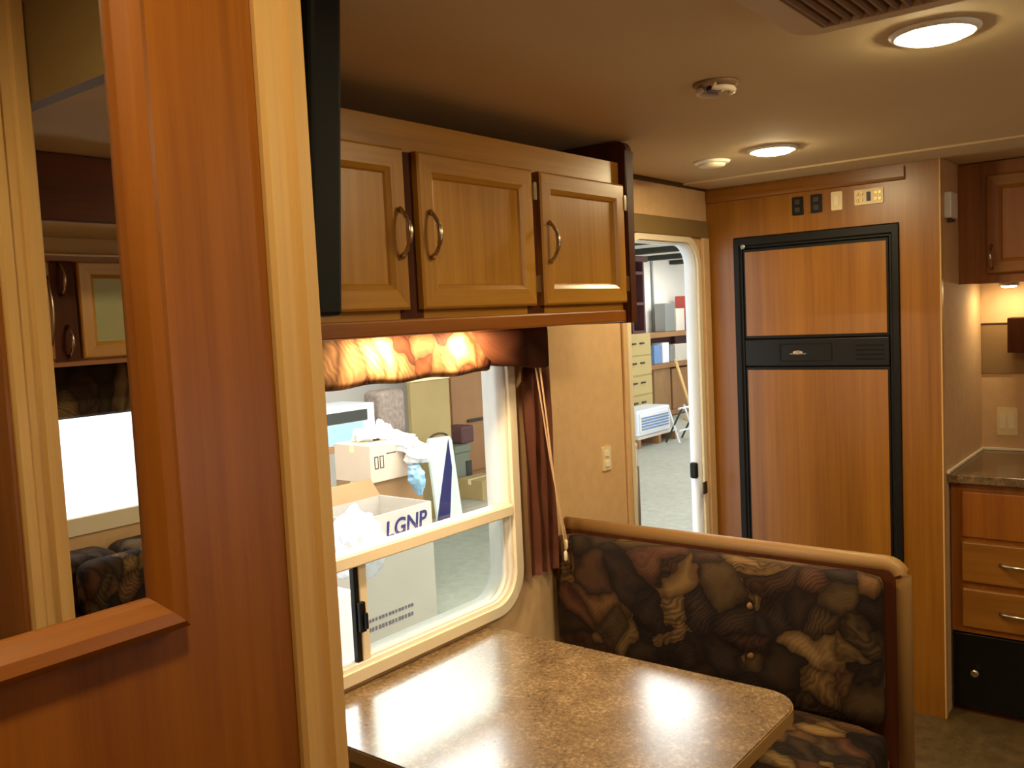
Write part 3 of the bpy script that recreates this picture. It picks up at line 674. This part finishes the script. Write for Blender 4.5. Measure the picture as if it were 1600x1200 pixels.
# air conditioner
AZ = 2.014; ax1, ay1 = 1.572, .572; ax0, ay0 = .95, .02
ac = thing('ceiling_air_conditioner', (1.25, .3, CEIL), 'square ceiling air conditioner cover with a louvred grille', 'air conditioner')
bm = bmesh.new(); prism(bm, rrect(ax0, ax1, ay0, ay1, .05, 6), downZ(CEIL), .0005, .018); obj('flange', bm, 'cover_beige', ac)
bm = plate(rrect(ax0+.0, ax1-.0, ay0+.0, ay1-.0, .045, 6), [[(1.02, .075), (ax1-.03, .075), (ax1-.03, ay1-.048), (1.02, ay1-.048)]], downZ(CEIL), .0185, .040); obj('cover', bm, 'cover_beige', ac)
obj('grille_back', B((1.021, .076, CEIL-.024), (ax1-.031, ay1-.049, CEIL-.019)), 'grille_dark', ac)
n = 24
sl = None
for k in range(n):
    y = .085+(ay1-.060-.085)*k/(n-1)
    if sl is None:
        bm = bmesh.new(); prism(bm, [(-.005, .025), (.002, .040), (.006, .040), (-.001, .025)], lambda u, d, x: (x, .085+u, CEIL-d), 1.0205, ax1-.0305)
        sl = obj('slat', bm, 'grille', ac)
    else:
        c = sl.copy(); COL.objects.link(c); c.location.y += y-.085

# ================================================================== BAY (mirror view): cabinet, valance, sofa
bc = thing('bay_overhead_cabinet', (1.9, YB, 1.475), 'oak overhead cabinet above the bay window, reflected in the mirror', 'cabinet')
YS = -1.30
fb = faceY(YS, 1)
obj('body', B((SL0+.01, YB+.001, 1.475), (SL1-.01, YS-.02, 1.824)), 'panel_wood_x', bc)
obj('face_frame', plate([(SL0+.01, 1.468), (SL1-.01, 1.468), (SL1-.01, 1.826), (SL0+.01, 1.826)], [[(1.03, 1.53), (SL1-.09, 1.53), (SL1-.09, 1.78), (1.03, 1.78)]], faceY(YS, -1), 0, .019), 'panel_wood_x', bc)
obj('filler_board', B((SL0+.001, YS-.05, 1.827), (SL1-.001, YS-.03, SLZ+.004)), 'ceiling_white', bc)
obj('light_rail', B((SL0+.01, YS-.032, 1.8265), (SL1-.01, YS+.004, 1.834), .002), 'cream_plastic', bc)
obj('centre_stile', B((1.372, YS, 1.485), (1.452, YS+.006, 1.81)), 'dark_wood', bc)
bd1 = cab_door(bc, fb, 1.0, 1.368, 1.49, 1.808, ('panel_wood', 'panel_wood_x'), hu=1.352, hv=(1.54, 1.76), handle='nickel')
plain('green_panel', (150, 146, 96), .35)
bd2 = cab_door(bc, fb, 1.458, 2.0, 1.49, 1.808, ('cabinet_wood', 'cabinet_wood_x'), handle='nickel', pm='green_panel')
bd3 = cab_door(bc, fb, 2.06, 2.62, 1.49, 1.808, ('cabinet_wood', 'cabinet_wood_x'), hu=2.09, hv=(1.58, 1.68), handle='nickel')
obj('handle', bow_handle(lambda a, b, h: fb(a, b, .006+h), 1.405, 1.70, 1.80), 'nickel', bc, True); obj('handle', bow_handle(lambda a, b, h: fb(a, b, .006+h), 1.415, 1.50, 1.60), 'nickel', bc, True)
bv = thing('bay_valance', (1.8, YB, 1.27), 'dark leaf print valance over the bay window, reflected in the mirror', 'valance')
bm = bmesh.new(); prism(bm, [(-1.55, 1.275), (-1.535, 1.285), (-1.53, 1.36), (-1.535, 1.455), (-1.55, 1.465), (-1.565, 1.465), (-1.565, 1.275)], lambda y, z, x: (x, y, z), 1.05, 2.55); obj('padded_front', bm, 'sofa_print', bv)
for x in (1.05, 2.535): obj('end_return', B((x, YB+.001, 1.275), (x+.015, -1.5655, 1.465)), 'sofa_print', bv)
so = thing('sofa', (1.9, -1.3, .12), 'sofa with dark leaf print cushions under the bay window, reflected in the mirror', 'sofa')
obj('base', B((1.0, YB+.03, .12), (2.8, -.86, .36), .01), 'sofa_print', so)
for x0, x1 in ((1.0, 1.62), (1.63, 2.17), (2.18, 2.8)):
    obj('seat_cushion', B((x0, -1.42, .361), (x1, -.85, .50), .04, 4), 'sofa_print', so, True)
    bm = B((x0, -1.62, .50), (x1, -1.43, .80), .05, 4)
    for v in bm.verts: v.co.y -= (v.co.z-.5)*.02
    obj('back_cushion', bm, 'sofa_print', so, True)
pl = B((1.42, -1.43, .60), (1.78, -1.30, .80), .05, 4)
tag(obj('throw_pillow', pl, 'seat_print', None, True), 'dark leaf print throw pillow leaning on the sofa back', 'pillow')

# ================================================================== WORKSHOP OUTSIDE
G = GROUND
struct('floor_workshop', B((-2, W+.05, G-.1), (22, 12, G)), 'concrete')
struct('wall_workshop_back', B((-2, 9.4, G), (22, 9.55, 2.72)), 'shop_wall')
struct('wall_workshop_end', B((19.5, W+.05, G), (19.65, 9.4, 2.72)), 'shop_wall')
struct('ceiling_workshop', B((-2, W+.06, 2.62), (22, 12, 2.72)), 'shop_roof')
for k, x in enumerate((7.6, 9.6, 11.6, 13.6, 15.6, 17.6)):
    bmo = struct('trim_%d' % (6+k), B((x, W+.1, 2.53), (x+.22, 9.38, 2.619), .01), 'beam')
for x, y, lb in ((3.4, 3.75, 'outside the window, on the near row above the cartons'), (4.65, 3.75, 'next to the first of the near row outside the window'), (3.4, 4.65, 'over the tall open carton'), (4.65, 4.65, 'between the tall carton and the white striped board'), (5.9, 3.2, 'outside the entry door'), (10.6, 5.5, 'over the middle of the workshop'), (14.7, 6.6, 'over the white air conditioner'), (16.7, 8.0, 'added to brighten the white wall behind the wooden shelving')):  # near lamps placed for table glare, last added to brighten far wall
    t = thing('workshop_lamp', (x, y, 2.62), 'long fluorescent ceiling lamp '+lb, 'lamp', 'workshop ceiling lamps')
    obj('housing', B((x-.60, y-.32, 2.55), (x+.60, y+.32, 2.6195), .01), 'white_metal', t)
    obj('diffuser', B((x-.58, y-.30, 2.53), (x+.58, y+.30, 2.5495), .006), 'tube_glow', t)

def carton(name, cx, cy, z0, wx, wy, h, rot, mat, label, group=None, tape=True, open_top=False, cat='box'):
    R = Matrix.Rotation(math.radians(rot), 4, 'Z'); Tm = Matrix.Translation((cx, cy, z0))
    t = thing(name, (cx, cy, z0), label, cat, group)
    def put(bm):
        for v in bm.verts: v.co = Tm @ R @ v.co
        return bm
    if open_top:
        bm = bmesh.new()
        for a, b_ in (((-wx/2, -wy/2, 0), (wx/2, wy/2, .01)), ((-wx/2, -wy/2, .01), (wx/2, -wy/2+.01, h)), ((-wx/2, wy/2-.01, .01), (wx/2, wy/2, h)), ((-wx/2, -wy/2+.01, .01), (-wx/2+.01, wy/2-.01, h)), ((wx/2-.01, -wy/2+.01, .01), (wx/2, wy/2-.01, h))): box(bm, a, b_)
        obj('walls', put(bm), mat, t)
        bm = bmesh.new(); box(bm, (-wx/2, wy/2-.01, h), (wx/2, wy/2-.004, h+wy*.22))
        for v in bm.verts: v.co.y += (v.co.z-h)*.8
        obj('flap', put(bm), mat, t)
        bm = bmesh.new(); box(bm, (-wx/2, -wy/2+.004, h-.12), (wx/2, -wy/2+.011, h-.002))
        for v in bm.verts: v.co.y += .008-(v.co.z-h)*.35
        obj('flap', put(bm), mat, t)
    else:
        obj('walls', put(B((-wx/2, -wy/2, 0), (wx/2, wy/2, h), .004)), mat, t)
        if tape:
            obj('tape', put(B((-wx/2-.001, -.025, h-.06), (wx/2+.001, .025, h+.0012))), 'ivory', t)
    t['_m'] = 0; del t['_m']
    return t, (lambda p: Tm @ R @ Vector(p)), R
YA = 4.3
a_x0, a_x1 = px(566, 900, 1, YA).x, px(680, 900, 1, YA).x
ztopA = px(634, 794, 1, YA).z
ca, mp, R = carton('wardrobe_carton', (a_x0+a_x1)/2, YA+.26, G, a_x1-a_x0, .52, ztopA-G, 0, 'carton_pale', 'tall pale open carton with handwritten capital letters outside the window', open_top=True)
for ch in ca.children:
    if ch.name.startswith('flap'): ch.data.materials[0] = MATS['carton_dark']
ltr = px(602, 824, 1, YA-.004)
text('LGNP', .155, 'ink_navy', (ltr.x, YA-.002, ztopA-.165), (1, 0, .03), (0, 0, 1), ca, 'marker_lettering', .001, .12, .003)
for k in range(2):
    q0 = px(576, 972+14*k, 1, YA)
    bm = bmesh.new()
    for j in range(14):
        x = q0.x+.03*j
        box(bm, (x, YA-.003, q0.z-.010-.004*k), (x+.022-.006*((j*7) % 3)/2, YA-.0005, q0.z+.012))
    obj('printed_line', bm, 'ink_grey', ca)
# lower box behind it and carton on top, turned
YCt = 5.0
c0 = px(577, 697, 1, YCt); c1 = px(645, 697, 1, YCt); cl = px(522, 700, 0, c0.x)
zc = px(577, 757, 1, YCt).z
wB, dB = c1.x-c0.x, cl.y-YCt
wC = px(664, 760, 1, YCt).x-c0.x
cc, mp, R = carton('shipping_carton', c0.x+wC/2, YCt+.01+dB/2, G, wC, dB-.02, zc-.002-G, 0, 'carton_dark', 'brown carton on the workshop floor under the beige marked carton')
h = c0.z-zc
cb, mp, R = carton('shipping_carton', c0.x+wB/2, YCt+dB/2, zc, wB, dB, h, 0, 'carton_pink', 'beige shipping carton with printed marks draped with white cloth')
for k in range(2):
    u = -wB/2+.05+.055*k
    bm = bmesh.new(); mitre(bm, u, u+.026, h*.38, h*.66, [(.008, 0), (.008, .002), (0, .002), (0, 0)], lambda a, b_, d: mp((a, -dB/2-d, b_))); obj('printed_mark', bm, 'ink_brown', cb)
bm = bmesh.new(); prism(bm, rrect(-wB/2+.17, -wB/2+.27, h*.70, h*.73, 0), lambda a, b_, d: mp((a, -dB/2-d, b_)), 0, .002); obj('printed_mark', bm, 'ink_brown', cb)
# white carton at the left with bag on top
wl = px(490, 960, 1, 3.86).x; wr = px(558, 960, 1, 3.86).x
wcn, mp, R = carton('appliance_carton', (wl+wr)/2, 3.86+.20, G, wr-wl, .40, .70, 0, 'white_plastic', 'white appliance carton under the clear plastic bag', tape=False)
bm = bmesh.new(); bmesh.ops.create_icosphere(bm, subdivisions=5, radius=1)
bx = px(548, 800, 1, 4.1).x
for v in bm.verts:
    n = v.co.copy(); d = 1+.25*noise.noise(n*1.6)+.16*noise.noise(n*4+Vector((3, 1, 2)))+.07*noise.noise(n*10)
    v.co = Vector((bx+n.x*.20*d, 4.06+n.y*.14*d, G+.70+.20+max(-.199, n.z*.21*d)-.12*max(0, n.x)*max(0, n.z)))
tag(obj('plastic_bag', bm, 'clear_bag', None, True), 'crumpled clear plastic bag lying on the white appliance carton', 'bag')
# white cloth over the shipping carton
def crumple(path, mat, name, label, cat, seed, flat=.55, amp=.035, yoff=0):
    """soft crumpled cloth: a flattened roll with deep irregular folds, path of (point, half width)"""
    bm = bmesh.new(); rows = []; K = 40; n_ = 8*(len(path)-1)
    for i in range(n_+1):
        f_ = i/8; k = min(int(f_), len(path)-2); t = f_-k
        c = Vector(path[k][0]).lerp(Vector(path[k+1][0]), t); r = path[k][1]*(1-t)+path[k+1][1]*t
        tg = (Vector(path[k+1][0])-Vector(path[k][0])).normalized(); sd_ = Vector((0, 1, 0)); up = tg.cross(sd_).normalized()
        if up.z < 0: up = -up
        row = []
        for j in range(K):
            a = 2*math.pi*j/K; e = Vector((math.cos(a), math.sin(a), 0))
            p = c+sd_*(r*e.x*1.0)+up*(r*flat*e.y)
            n = (sd_*e.x+up*e.y)
            d = amp*noise.noise(Vector((i*.22, math.cos(a)*1.6, math.sin(a)*1.6+seed)))+amp*.8*abs(noise.noise(Vector((i*.5, math.cos(a)*4, math.sin(a)*4+seed))))
            p = p+n*d
            row.append(bm.verts.new(p))
        rows.append(row)
    for i in range(n_):
        for j in range(K): bm.faces.new((rows[i][j], rows[i][(j+1) % K], rows[i+1][(j+1) % K], rows[i+1][j]))
    bm.faces.new(rows[0]); bm.faces.new(rows[-1])
    return tag(obj(name, bm, mat, None, True), label, cat)
def onb(x, y, Y): return px(x, y, 1, Y)
crumple([(onb(556, 683, 5.25), .03), (onb(580, 678, 5.22), .075), (onb(608, 677, 5.16), .10), (onb(632, 688, 5.0), .11), (onb(648, 704, 4.90), .11), (onb(653, 722, 4.88), .07)], 'white_cloth', 'dust_cloth', 'crumpled white cloth draped over the marked beige carton', 'cloth', 3, .5, .07)
crumple([(onb(646, 728, 4.87), .04), (onb(650, 740, 4.87), .06), (onb(654, 756, 4.87), .055), (onb(656, 773, 4.87), .015)], 'blue_plastic', 'plastic_wrap', 'pale blue plastic wrap hanging below the white cloth', 'plastic wrap', 9, .9, .022)
# board with navy stripe
YBd = 6.55
def bp_(x, y): p = px(x, y, 1, YBd); return (p.x, p.z)
l_t, r_t, l_b, r_b = bp_(668, 686), bp_(703, 681), bp_(686, 822), bp_(722, 800)
def ext(a, b): k = (G-a[1])/(b[1]-a[1]); return (a[0]+(b[0]-a[0])*k, G)
board = thing('ironing_board', ((l_t[0]+r_t[0])/2, YBd, G), 'upright white board with a navy stripe standing beside the tall carton', 'board')
bm = bmesh.new(); bl, br = ext(l_t, l_b), ext(r_t, r_b)
prism(bm, [bl, br, (r_t[0]+.03, r_t[1]-.05), (r_t[0]-.01, r_t[1]), (l_t[0]+.03, l_t[1]), (l_t[0], l_t[1]-.05)], lambda u, v, d: (u, YBd-d, v), -.03, .0)
obj('cover', bm, 'mint_cloth', board)
s0, s1 = bp_(700, 686), bp_(683, 815); s2 = bp_(703, 812); s3 = bp_(706, 730)
bm = bmesh.new(); prism(bm, [s1, s2, s3, s0], lambda u, v, d: (u, YBd-d, v), .0005, .004)
obj('stripe', bm, 'navy_cloth', board)
# back row by the window: shelf with appliance, printed cushion, cardboard sheets
YSf = 6.1
sx0 = px(470, 690, 1, YSf).x; sx1 = px(640, 690, 1, YSf).x; sz = px(575, 690, 1, YSf).z
sh = thing('workshop_bench', ((sx0+sx1)/2, YSf+.3, G), 'plain workshop bench behind the cartons', 'workbench')
obj('bench_top', B((sx0, YSf, sz-.05), (sx1, YSf+.6, sz)), 'shop_wood', sh)
for x in (sx0+.05, sx1-.1):
    for y in (YSf+.05, YSf+.5): obj('leg', B((x, y, G), (x+.06, y+.06, sz-.05)), 'shop_wood', sh)
m0, m1 = px(505, 634, 1, YSf+.05), px(588, 688, 1, YSf+.05)
mw = thing('microwave_oven', ((m0.x+m1.x)/2, YSf+.25, sz), 'white appliance with a dark front band on the workshop bench', 'appliance')
mtop = m0.z-.03
obj('case', B((m0.x-.1, YSf+.05, sz), (m1.x, YSf+.5, mtop), .01), 'white_metal', mw)
obj('dark_band', B((m0.x, YSf+.04, mtop-.15), (m1.x-.1, YSf+.0495, mtop-.05)), 'beam', mw)
obj('door_glass', B((m0.x, YSf+.04, sz+.02), (m1.x-.16, YSf+.0495, mtop-.16)), 'blue_plastic', mw)
q0, q1 = px(590, 612, 1, YSf+.1), px(640, 690, 1, YSf+.1)
bm = B((q0.x+.02, YSf+.1, sz), (q1.x-.01, YSf+.35, q0.z), .06, 4)
tag(obj('cushion', bm, 'grey_print', None, True), 'grey brown patterned cushion standing on the workshop bench', 'cushion')
q0, q1 = px(640, 598, 1, 6.9), px(706, 690, 1, 6.9)
cs = thing('cardboard_sheet', ((q0.x+q1.x)/2, 6.95, G), 'tall olive tan cardboard sheet standing behind the workshop bench', 'cardboard')
obj('sheet', B((q0.x, 6.9, G), (q1.x, 6.95, q0.z), .004), 'carton_olive', cs)
obj('top_fold', B((q0.x, 6.88, q0.z+.001), (q1.x, 6.99, q0.z+.10), .004), 'ivory', cs)
ha = px(690, 690, 1, 6.85)
obj('hand_hole', T([(ha.x+.16*math.cos(math.radians(a)), 6.895, ha.z+.02+.07*math.sin(math.radians(a))) for a in range(0, 181, 18)], .012, 6), 'ink_brown', cs)
# storage against the back wall seen through the window
def simple(name, x0, y0, x1, y1, Y, dep, mat, label, cat, zb=None, group=None, bev=.006):
    a = px(x0, y0, 1, Y); c = px(x1, y1, 1, Y); z0 = min(a.z, c.z) if zb is None else zb
    o = obj(name, B((a.x, Y, z0), (c.x, Y+dep, max(a.z, c.z)), bev), mat)
    return tag(o, label, cat, group)
st = px(700, 600, 1, 8.2); s2_ = px(800, 600, 1, 8.2)
sc = thing('storage_cabinet', ((st.x+s2_.x)/2, 8.4, G), 'large brown wooden storage cabinet at the workshop wall seen through the window', 'cabinet')
obj('carcass', B((st.x, 8.2, G), (s2_.x+.4, 8.7, 1.75)), 'shop_wood', sc)
mid = (st.x+s2_.x)/2+.1
obj('door', B((st.x+.03, 8.17, G+.1), (mid-.02, 8.199, 1.70), .005), 'shop_wood', sc); obj('door', B((mid+.02, 8.17, G+.1), (s2_.x+.36, 8.199, 1.70), .005), 'carton_dark', sc)
hq = px(752, 654, 1, 8.16); obj('pull_bar', T([(hq.x-.3, 8.15, hq.z), (hq.x+.3, 8.15, hq.z)], .022, 8), 'beam', sc)
bn0, bn1 = px(710, 697, 1, 7.5), px(738, 790, 1, 7.5)
bn = thing('storage_bin', ((bn0.x+bn1.x)/2, 7.7, G), 'grey green storage bin with lid in front of the brown storage cabinet', 'bin')
bm = B((bn0.x, 7.5, G), (bn1.x, 7.9, bn0.z-.10), .015)
obj('tub', bm, 'bin_green', bn); obj('lid', B((bn0.x-.02, 7.48, bn0.z-.099), (bn1.x+.02, 7.92, bn0.z-.01), .01), 'bin_green', bn)
obj('dark_panel', B((bn0.x+.2, 7.485, bn0.z-.5), (bn0.x+.30, 7.4995, bn0.z-.22), .004), 'beam', bn)
r0, r1 = px(716, 667, 1, 7.6), px(737, 692, 1, 7.6)
tag(obj('tool_case', B((r0.x, 7.55, bn0.z-.009), (r1.x, 7.85, r0.z), .02), 'maroon'), 'maroon tool case lying on the grey green storage bin', 'case')
b0, b1 = px(755, 752, 1, 7.0), px(795, 815, 1, 7.0)
carton('shipping_carton', (b0.x+b1.x)/2, 7.22, G, b1.x-b0.x, .40, b0.z-G, 0, 'carton_olive', 'tan carton on the floor beside the grey green storage bin')

# seen through the entry door
fc0 = px(984, 690, 1, 8.0); fc1 = px(1016, 520, 1, 8.0)
fcab = thing('filing_cabinet', ((fc0.x+fc1.x)/2, 8.3, G), 'tall tan filing cabinet in the workshop beside the white air conditioner', 'cabinet')
ftop = fc1.z
obj('case', B((fc0.x, 8.0, G), (fc1.x, 8.6, ftop), .01), 'filing_tan', fcab)
for k in range(5):
    z0 = G+.05+k*(ftop-G-.08)/5; z1 = z0+(ftop-G-.08)/5-.03
    dr = obj('drawer', B((fc0.x+.03, 7.98, z0), (fc1.x-.03, 7.9995, z1), .006), 'filing_tan', fcab)
    for dx in (.14, .42): obj('pull', T([(fc0.x+dx, 7.965, (z0+z1)/2+.05), (fc0.x+dx+.13, 7.965, (z0+z1)/2+.05)], .016, 6), 'beam', dr)
h0, h1 = px(984, 388, 1, 8.05), px(1012, 505, 1, 8.05)
hu_ = thing('shelf_hutch', ((h0.x+h1.x)/2, 8.3, ftop), 'dark maroon open hutch standing on the tan filing cabinet', 'hutch')
hz1 = 2.42
for x in (h0.x, h1.x-.12): obj('side', B((x, 8.05, ftop+.001), (x+.05, 8.5, hz1)), 'maroon', hu_)
for z in (ftop+.001, ftop+.5, hz1-.22): obj('shelf', B((h0.x+.051, 8.05, z), (h1.x-.121, 8.5, z+.05)), 'maroon', hu_)
obj('crown', B((h0.x-.05, 8.0, hz1+.001), (h1.x, 8.55, hz1+.10), .01), 'maroon', hu_)
obj('back', B((h0.x, 8.501, ftop+.001), (h1.x-.07, 8.52, hz1)), 'white_metal', hu_)
# shelving with boxes
YW = 8.95
e0, e1 = px(1012, 515, 1, YW), px(1110, 515, 1, YW)
zs1, zs2 = px(1050, 518, 1, YW).z, px(1050, 566, 1, YW).z
su = thing('shelving_unit', ((e0.x+e1.x)/2, YW+.2, G), 'brown wooden wall shelving with boxes at the back of the workshop', 'shelves')
for z in (zs1, zs2, G+.12): obj('shelf', B((e0.x, YW, z-.10), (e1.x, YW+.4, z)), 'shop_wood', su)
for x in (e0.x+.02, (e0.x+e1.x)/2+.3, e1.x-.1): obj('upright', B((x, YW+.3, G), (x+.08, YW+.4, zs1+.0)), 'maroon', su)
obj('back', B((e0.x, YW+.401, G), (e1.x, YW+.42, zs1-.101)), 'maroon', su)
def on_shelf(name, x0, x1, ytop, z, mat, label, cat, group=None, dep=.3):
    a = px(x0, ytop, 1, YW+.03); c = px(x1, ytop, 1, YW+.03)
    o = obj(name, B((a.x, YW+.03, z+.001), (c.x-.02, YW+.03+dep*.85, a.z), .012), mat); tag(o, label, cat, group)
on_shelf('paint_bucket', 1022, 1034, 540, zs2, 'blue_box', 'blue grey bin on the lower board of the wooden wall shelving', 'bin')
on_shelf('parts_box', 1035, 1046, 536, zs2, 'white_metal', 'white box between the blue grey bin and the pale carton on the wall shelving', 'box')
on_shelf('parts_box', 1047, 1053, 540, zs2, 'steel', 'small steel grey box on the lower board of the wall shelving', 'box')
on_shelf('parts_box', 1055, 1076, 538, zs2, 'carton_pale', 'pale carton on the lower board of the wall shelving', 'box')
on_shelf('storage_carton', 1022, 1048, 578, G+.12, 'carton_dark', 'brown carton on the bottom board of the wall shelving behind the air conditioner', 'box')
on_shelf('storage_carton', 1050, 1084, 576, G+.12, 'shop_wood', 'wood coloured carton on the bottom board behind the leaning broom', 'box')
on_shelf('parts_box', 1039, 1054, 474, zs1, 'steel', 'grey metal can on the top board of the wall shelving', 'box')
on_shelf('parts_box', 1056, 1070, 482, zs1, 'carton_pale', 'pale box beside the grey can on the top board of the wall shelving', 'box')
on_shelf('tool_case', 1071, 1078, 462, zs1, 'red_part', 'narrow red case on the top board of the wall shelving', 'case')
# conduit on the white wall
cq = px(1022, 480, 1, 9.35)
tag(obj('wall_pipe', T([(cq.x, 9.37, zs1+.0), (cq.x, 9.37, 2.6)], .03, 8), 'steel'), 'grey conduit pipe running up the white workshop wall', 'pipe')
# window air conditioner on a low pallet
p0 = px(1000, 676, 2, G+.10); p1 = px(1052, 676, 2, G+.10)
ya = 7.35
ax_0, ax_1 = px(998, 675, 1, ya).x, px(1050, 675, 1, ya).x; aw = ax_1-ax_0
zt1 = px(1020, 638, 1, ya).z
pt_ = thing('pallet', ((ax_0+ax_1)/2, ya+.3, G), 'low wooden pallet under the white air conditioner', 'pallet')
zp = px(1020, 678, 1, ya).z; zp = max(zp, G+.08)
obj('deck', B((ax_0-.1, ya-.05, zp-.03), (ax_1+.1, ya+.6, zp)), 'carton_pale', pt_)
for dx in (-.1, aw/2, aw+.02): obj('bearer', B((ax_0+dx, ya-.05, G), (ax_0+dx+.08, ya+.6, zp-.0305)), 'shop_wood', pt_)
wa = thing('window_air_conditioner', ((ax_0+ax_1)/2, ya+.25, zp), 'white window air conditioner with louvred front on a pallet', 'air conditioner')
obj('case', B((ax_0, ya+.02, zp+.001), (ax_1, ya+.5, zt1), .03, 3), 'white_metal', wa)
obj('front_panel', B((ax_0+.06, ya, zp+.06), (ax_1-.06, ya+.019, zt1-.06), .006), 'white_plastic', wa)
for k in range(5):
    z = zp+.10+k*(zt1-zp-.22)/4.4
    obj('louvre', B((ax_0+.10, ya-.02, z), (ax_1-.12, ya-.0005, z+.022), .004), 'blue_box', wa)
# hand cart and leaning broom
c0, c1 = px(1058, 640, 1, 7.0), px(1090, 680, 1, 7.0)
hc = thing('folding_stand', ((c0.x+c1.x)/2, 7.12, G), 'pale metal folding stand beside the white air conditioner', 'stand')
for x in (c0.x+.05, c1.x-.1):
    obj('leg', T([(x, 7.0, G+.002), (x+.12, 7.25, c0.z)], .018, 6), 'white_metal', hc); obj('leg', T([(x+.12, 7.0, c0.z), (x, 7.25, G+.002)], .018, 6), 'beam', hc)
obj('cross_bar', T([(c0.x+.05, 7.0, G+.2), (c1.x-.1, 7.0, G+.2)], .015, 6), 'white_metal', hc); obj('top_bar', T([(c0.x+.1, 7.02, c0.z), (c1.x-.0, 7.02, c0.z)], .02, 6), 'white_metal', hc)
g0 = px(1055, 562, 1, 8.85); g1 = px(1084, 655, 1, 8.2)
br_ = thing('broom', (g1.x, 8.2, G), 'broom with a long pale wooden handle leaning on the wall shelving', 'broom')
kk = (G+.1-g0.z)/(g1.z-g0.z); gb = g0.lerp(g1, kk)
obj('handle', T([g0, gb], .035, 8), 'broom_wood', br_, True)
obj('brush_head', B((gb.x-.2, gb.y-.06, G+.001), (gb.x+.2, gb.y+.06, G+.12), .01), 'broom_wood', br_)
# grab handle on the outside of the entry door
gh = thing('grab_handle', (DOOR[0]+.03, W+.12, .6), 'white tubular grab handle outside the entry doorway', 'handle')
xg = px(994, 760, 1, W+.16).x
zg1 = px(996, 692, 1, W+.16).z
obj('rail', T([(DOOR[0]-.04, W+.0455, zg1), (DOOR[0]-.01, W+.12, zg1), (xg-.01, W+.155, zg1-.005), (xg, W+.16, zg1-.04), (xg, W+.16, .45), (xg-.01, W+.155, .415), (DOOR[0]-.01, W+.12, .41), (DOOR[0]-.04, W+.0455, .41)], .013, 10), 'white_metal', gh, True)
obj('grip', T([(xg, W+.16, zg1-.09), (xg, W+.16, .56)], .016, 10), 'steel', gh, True)
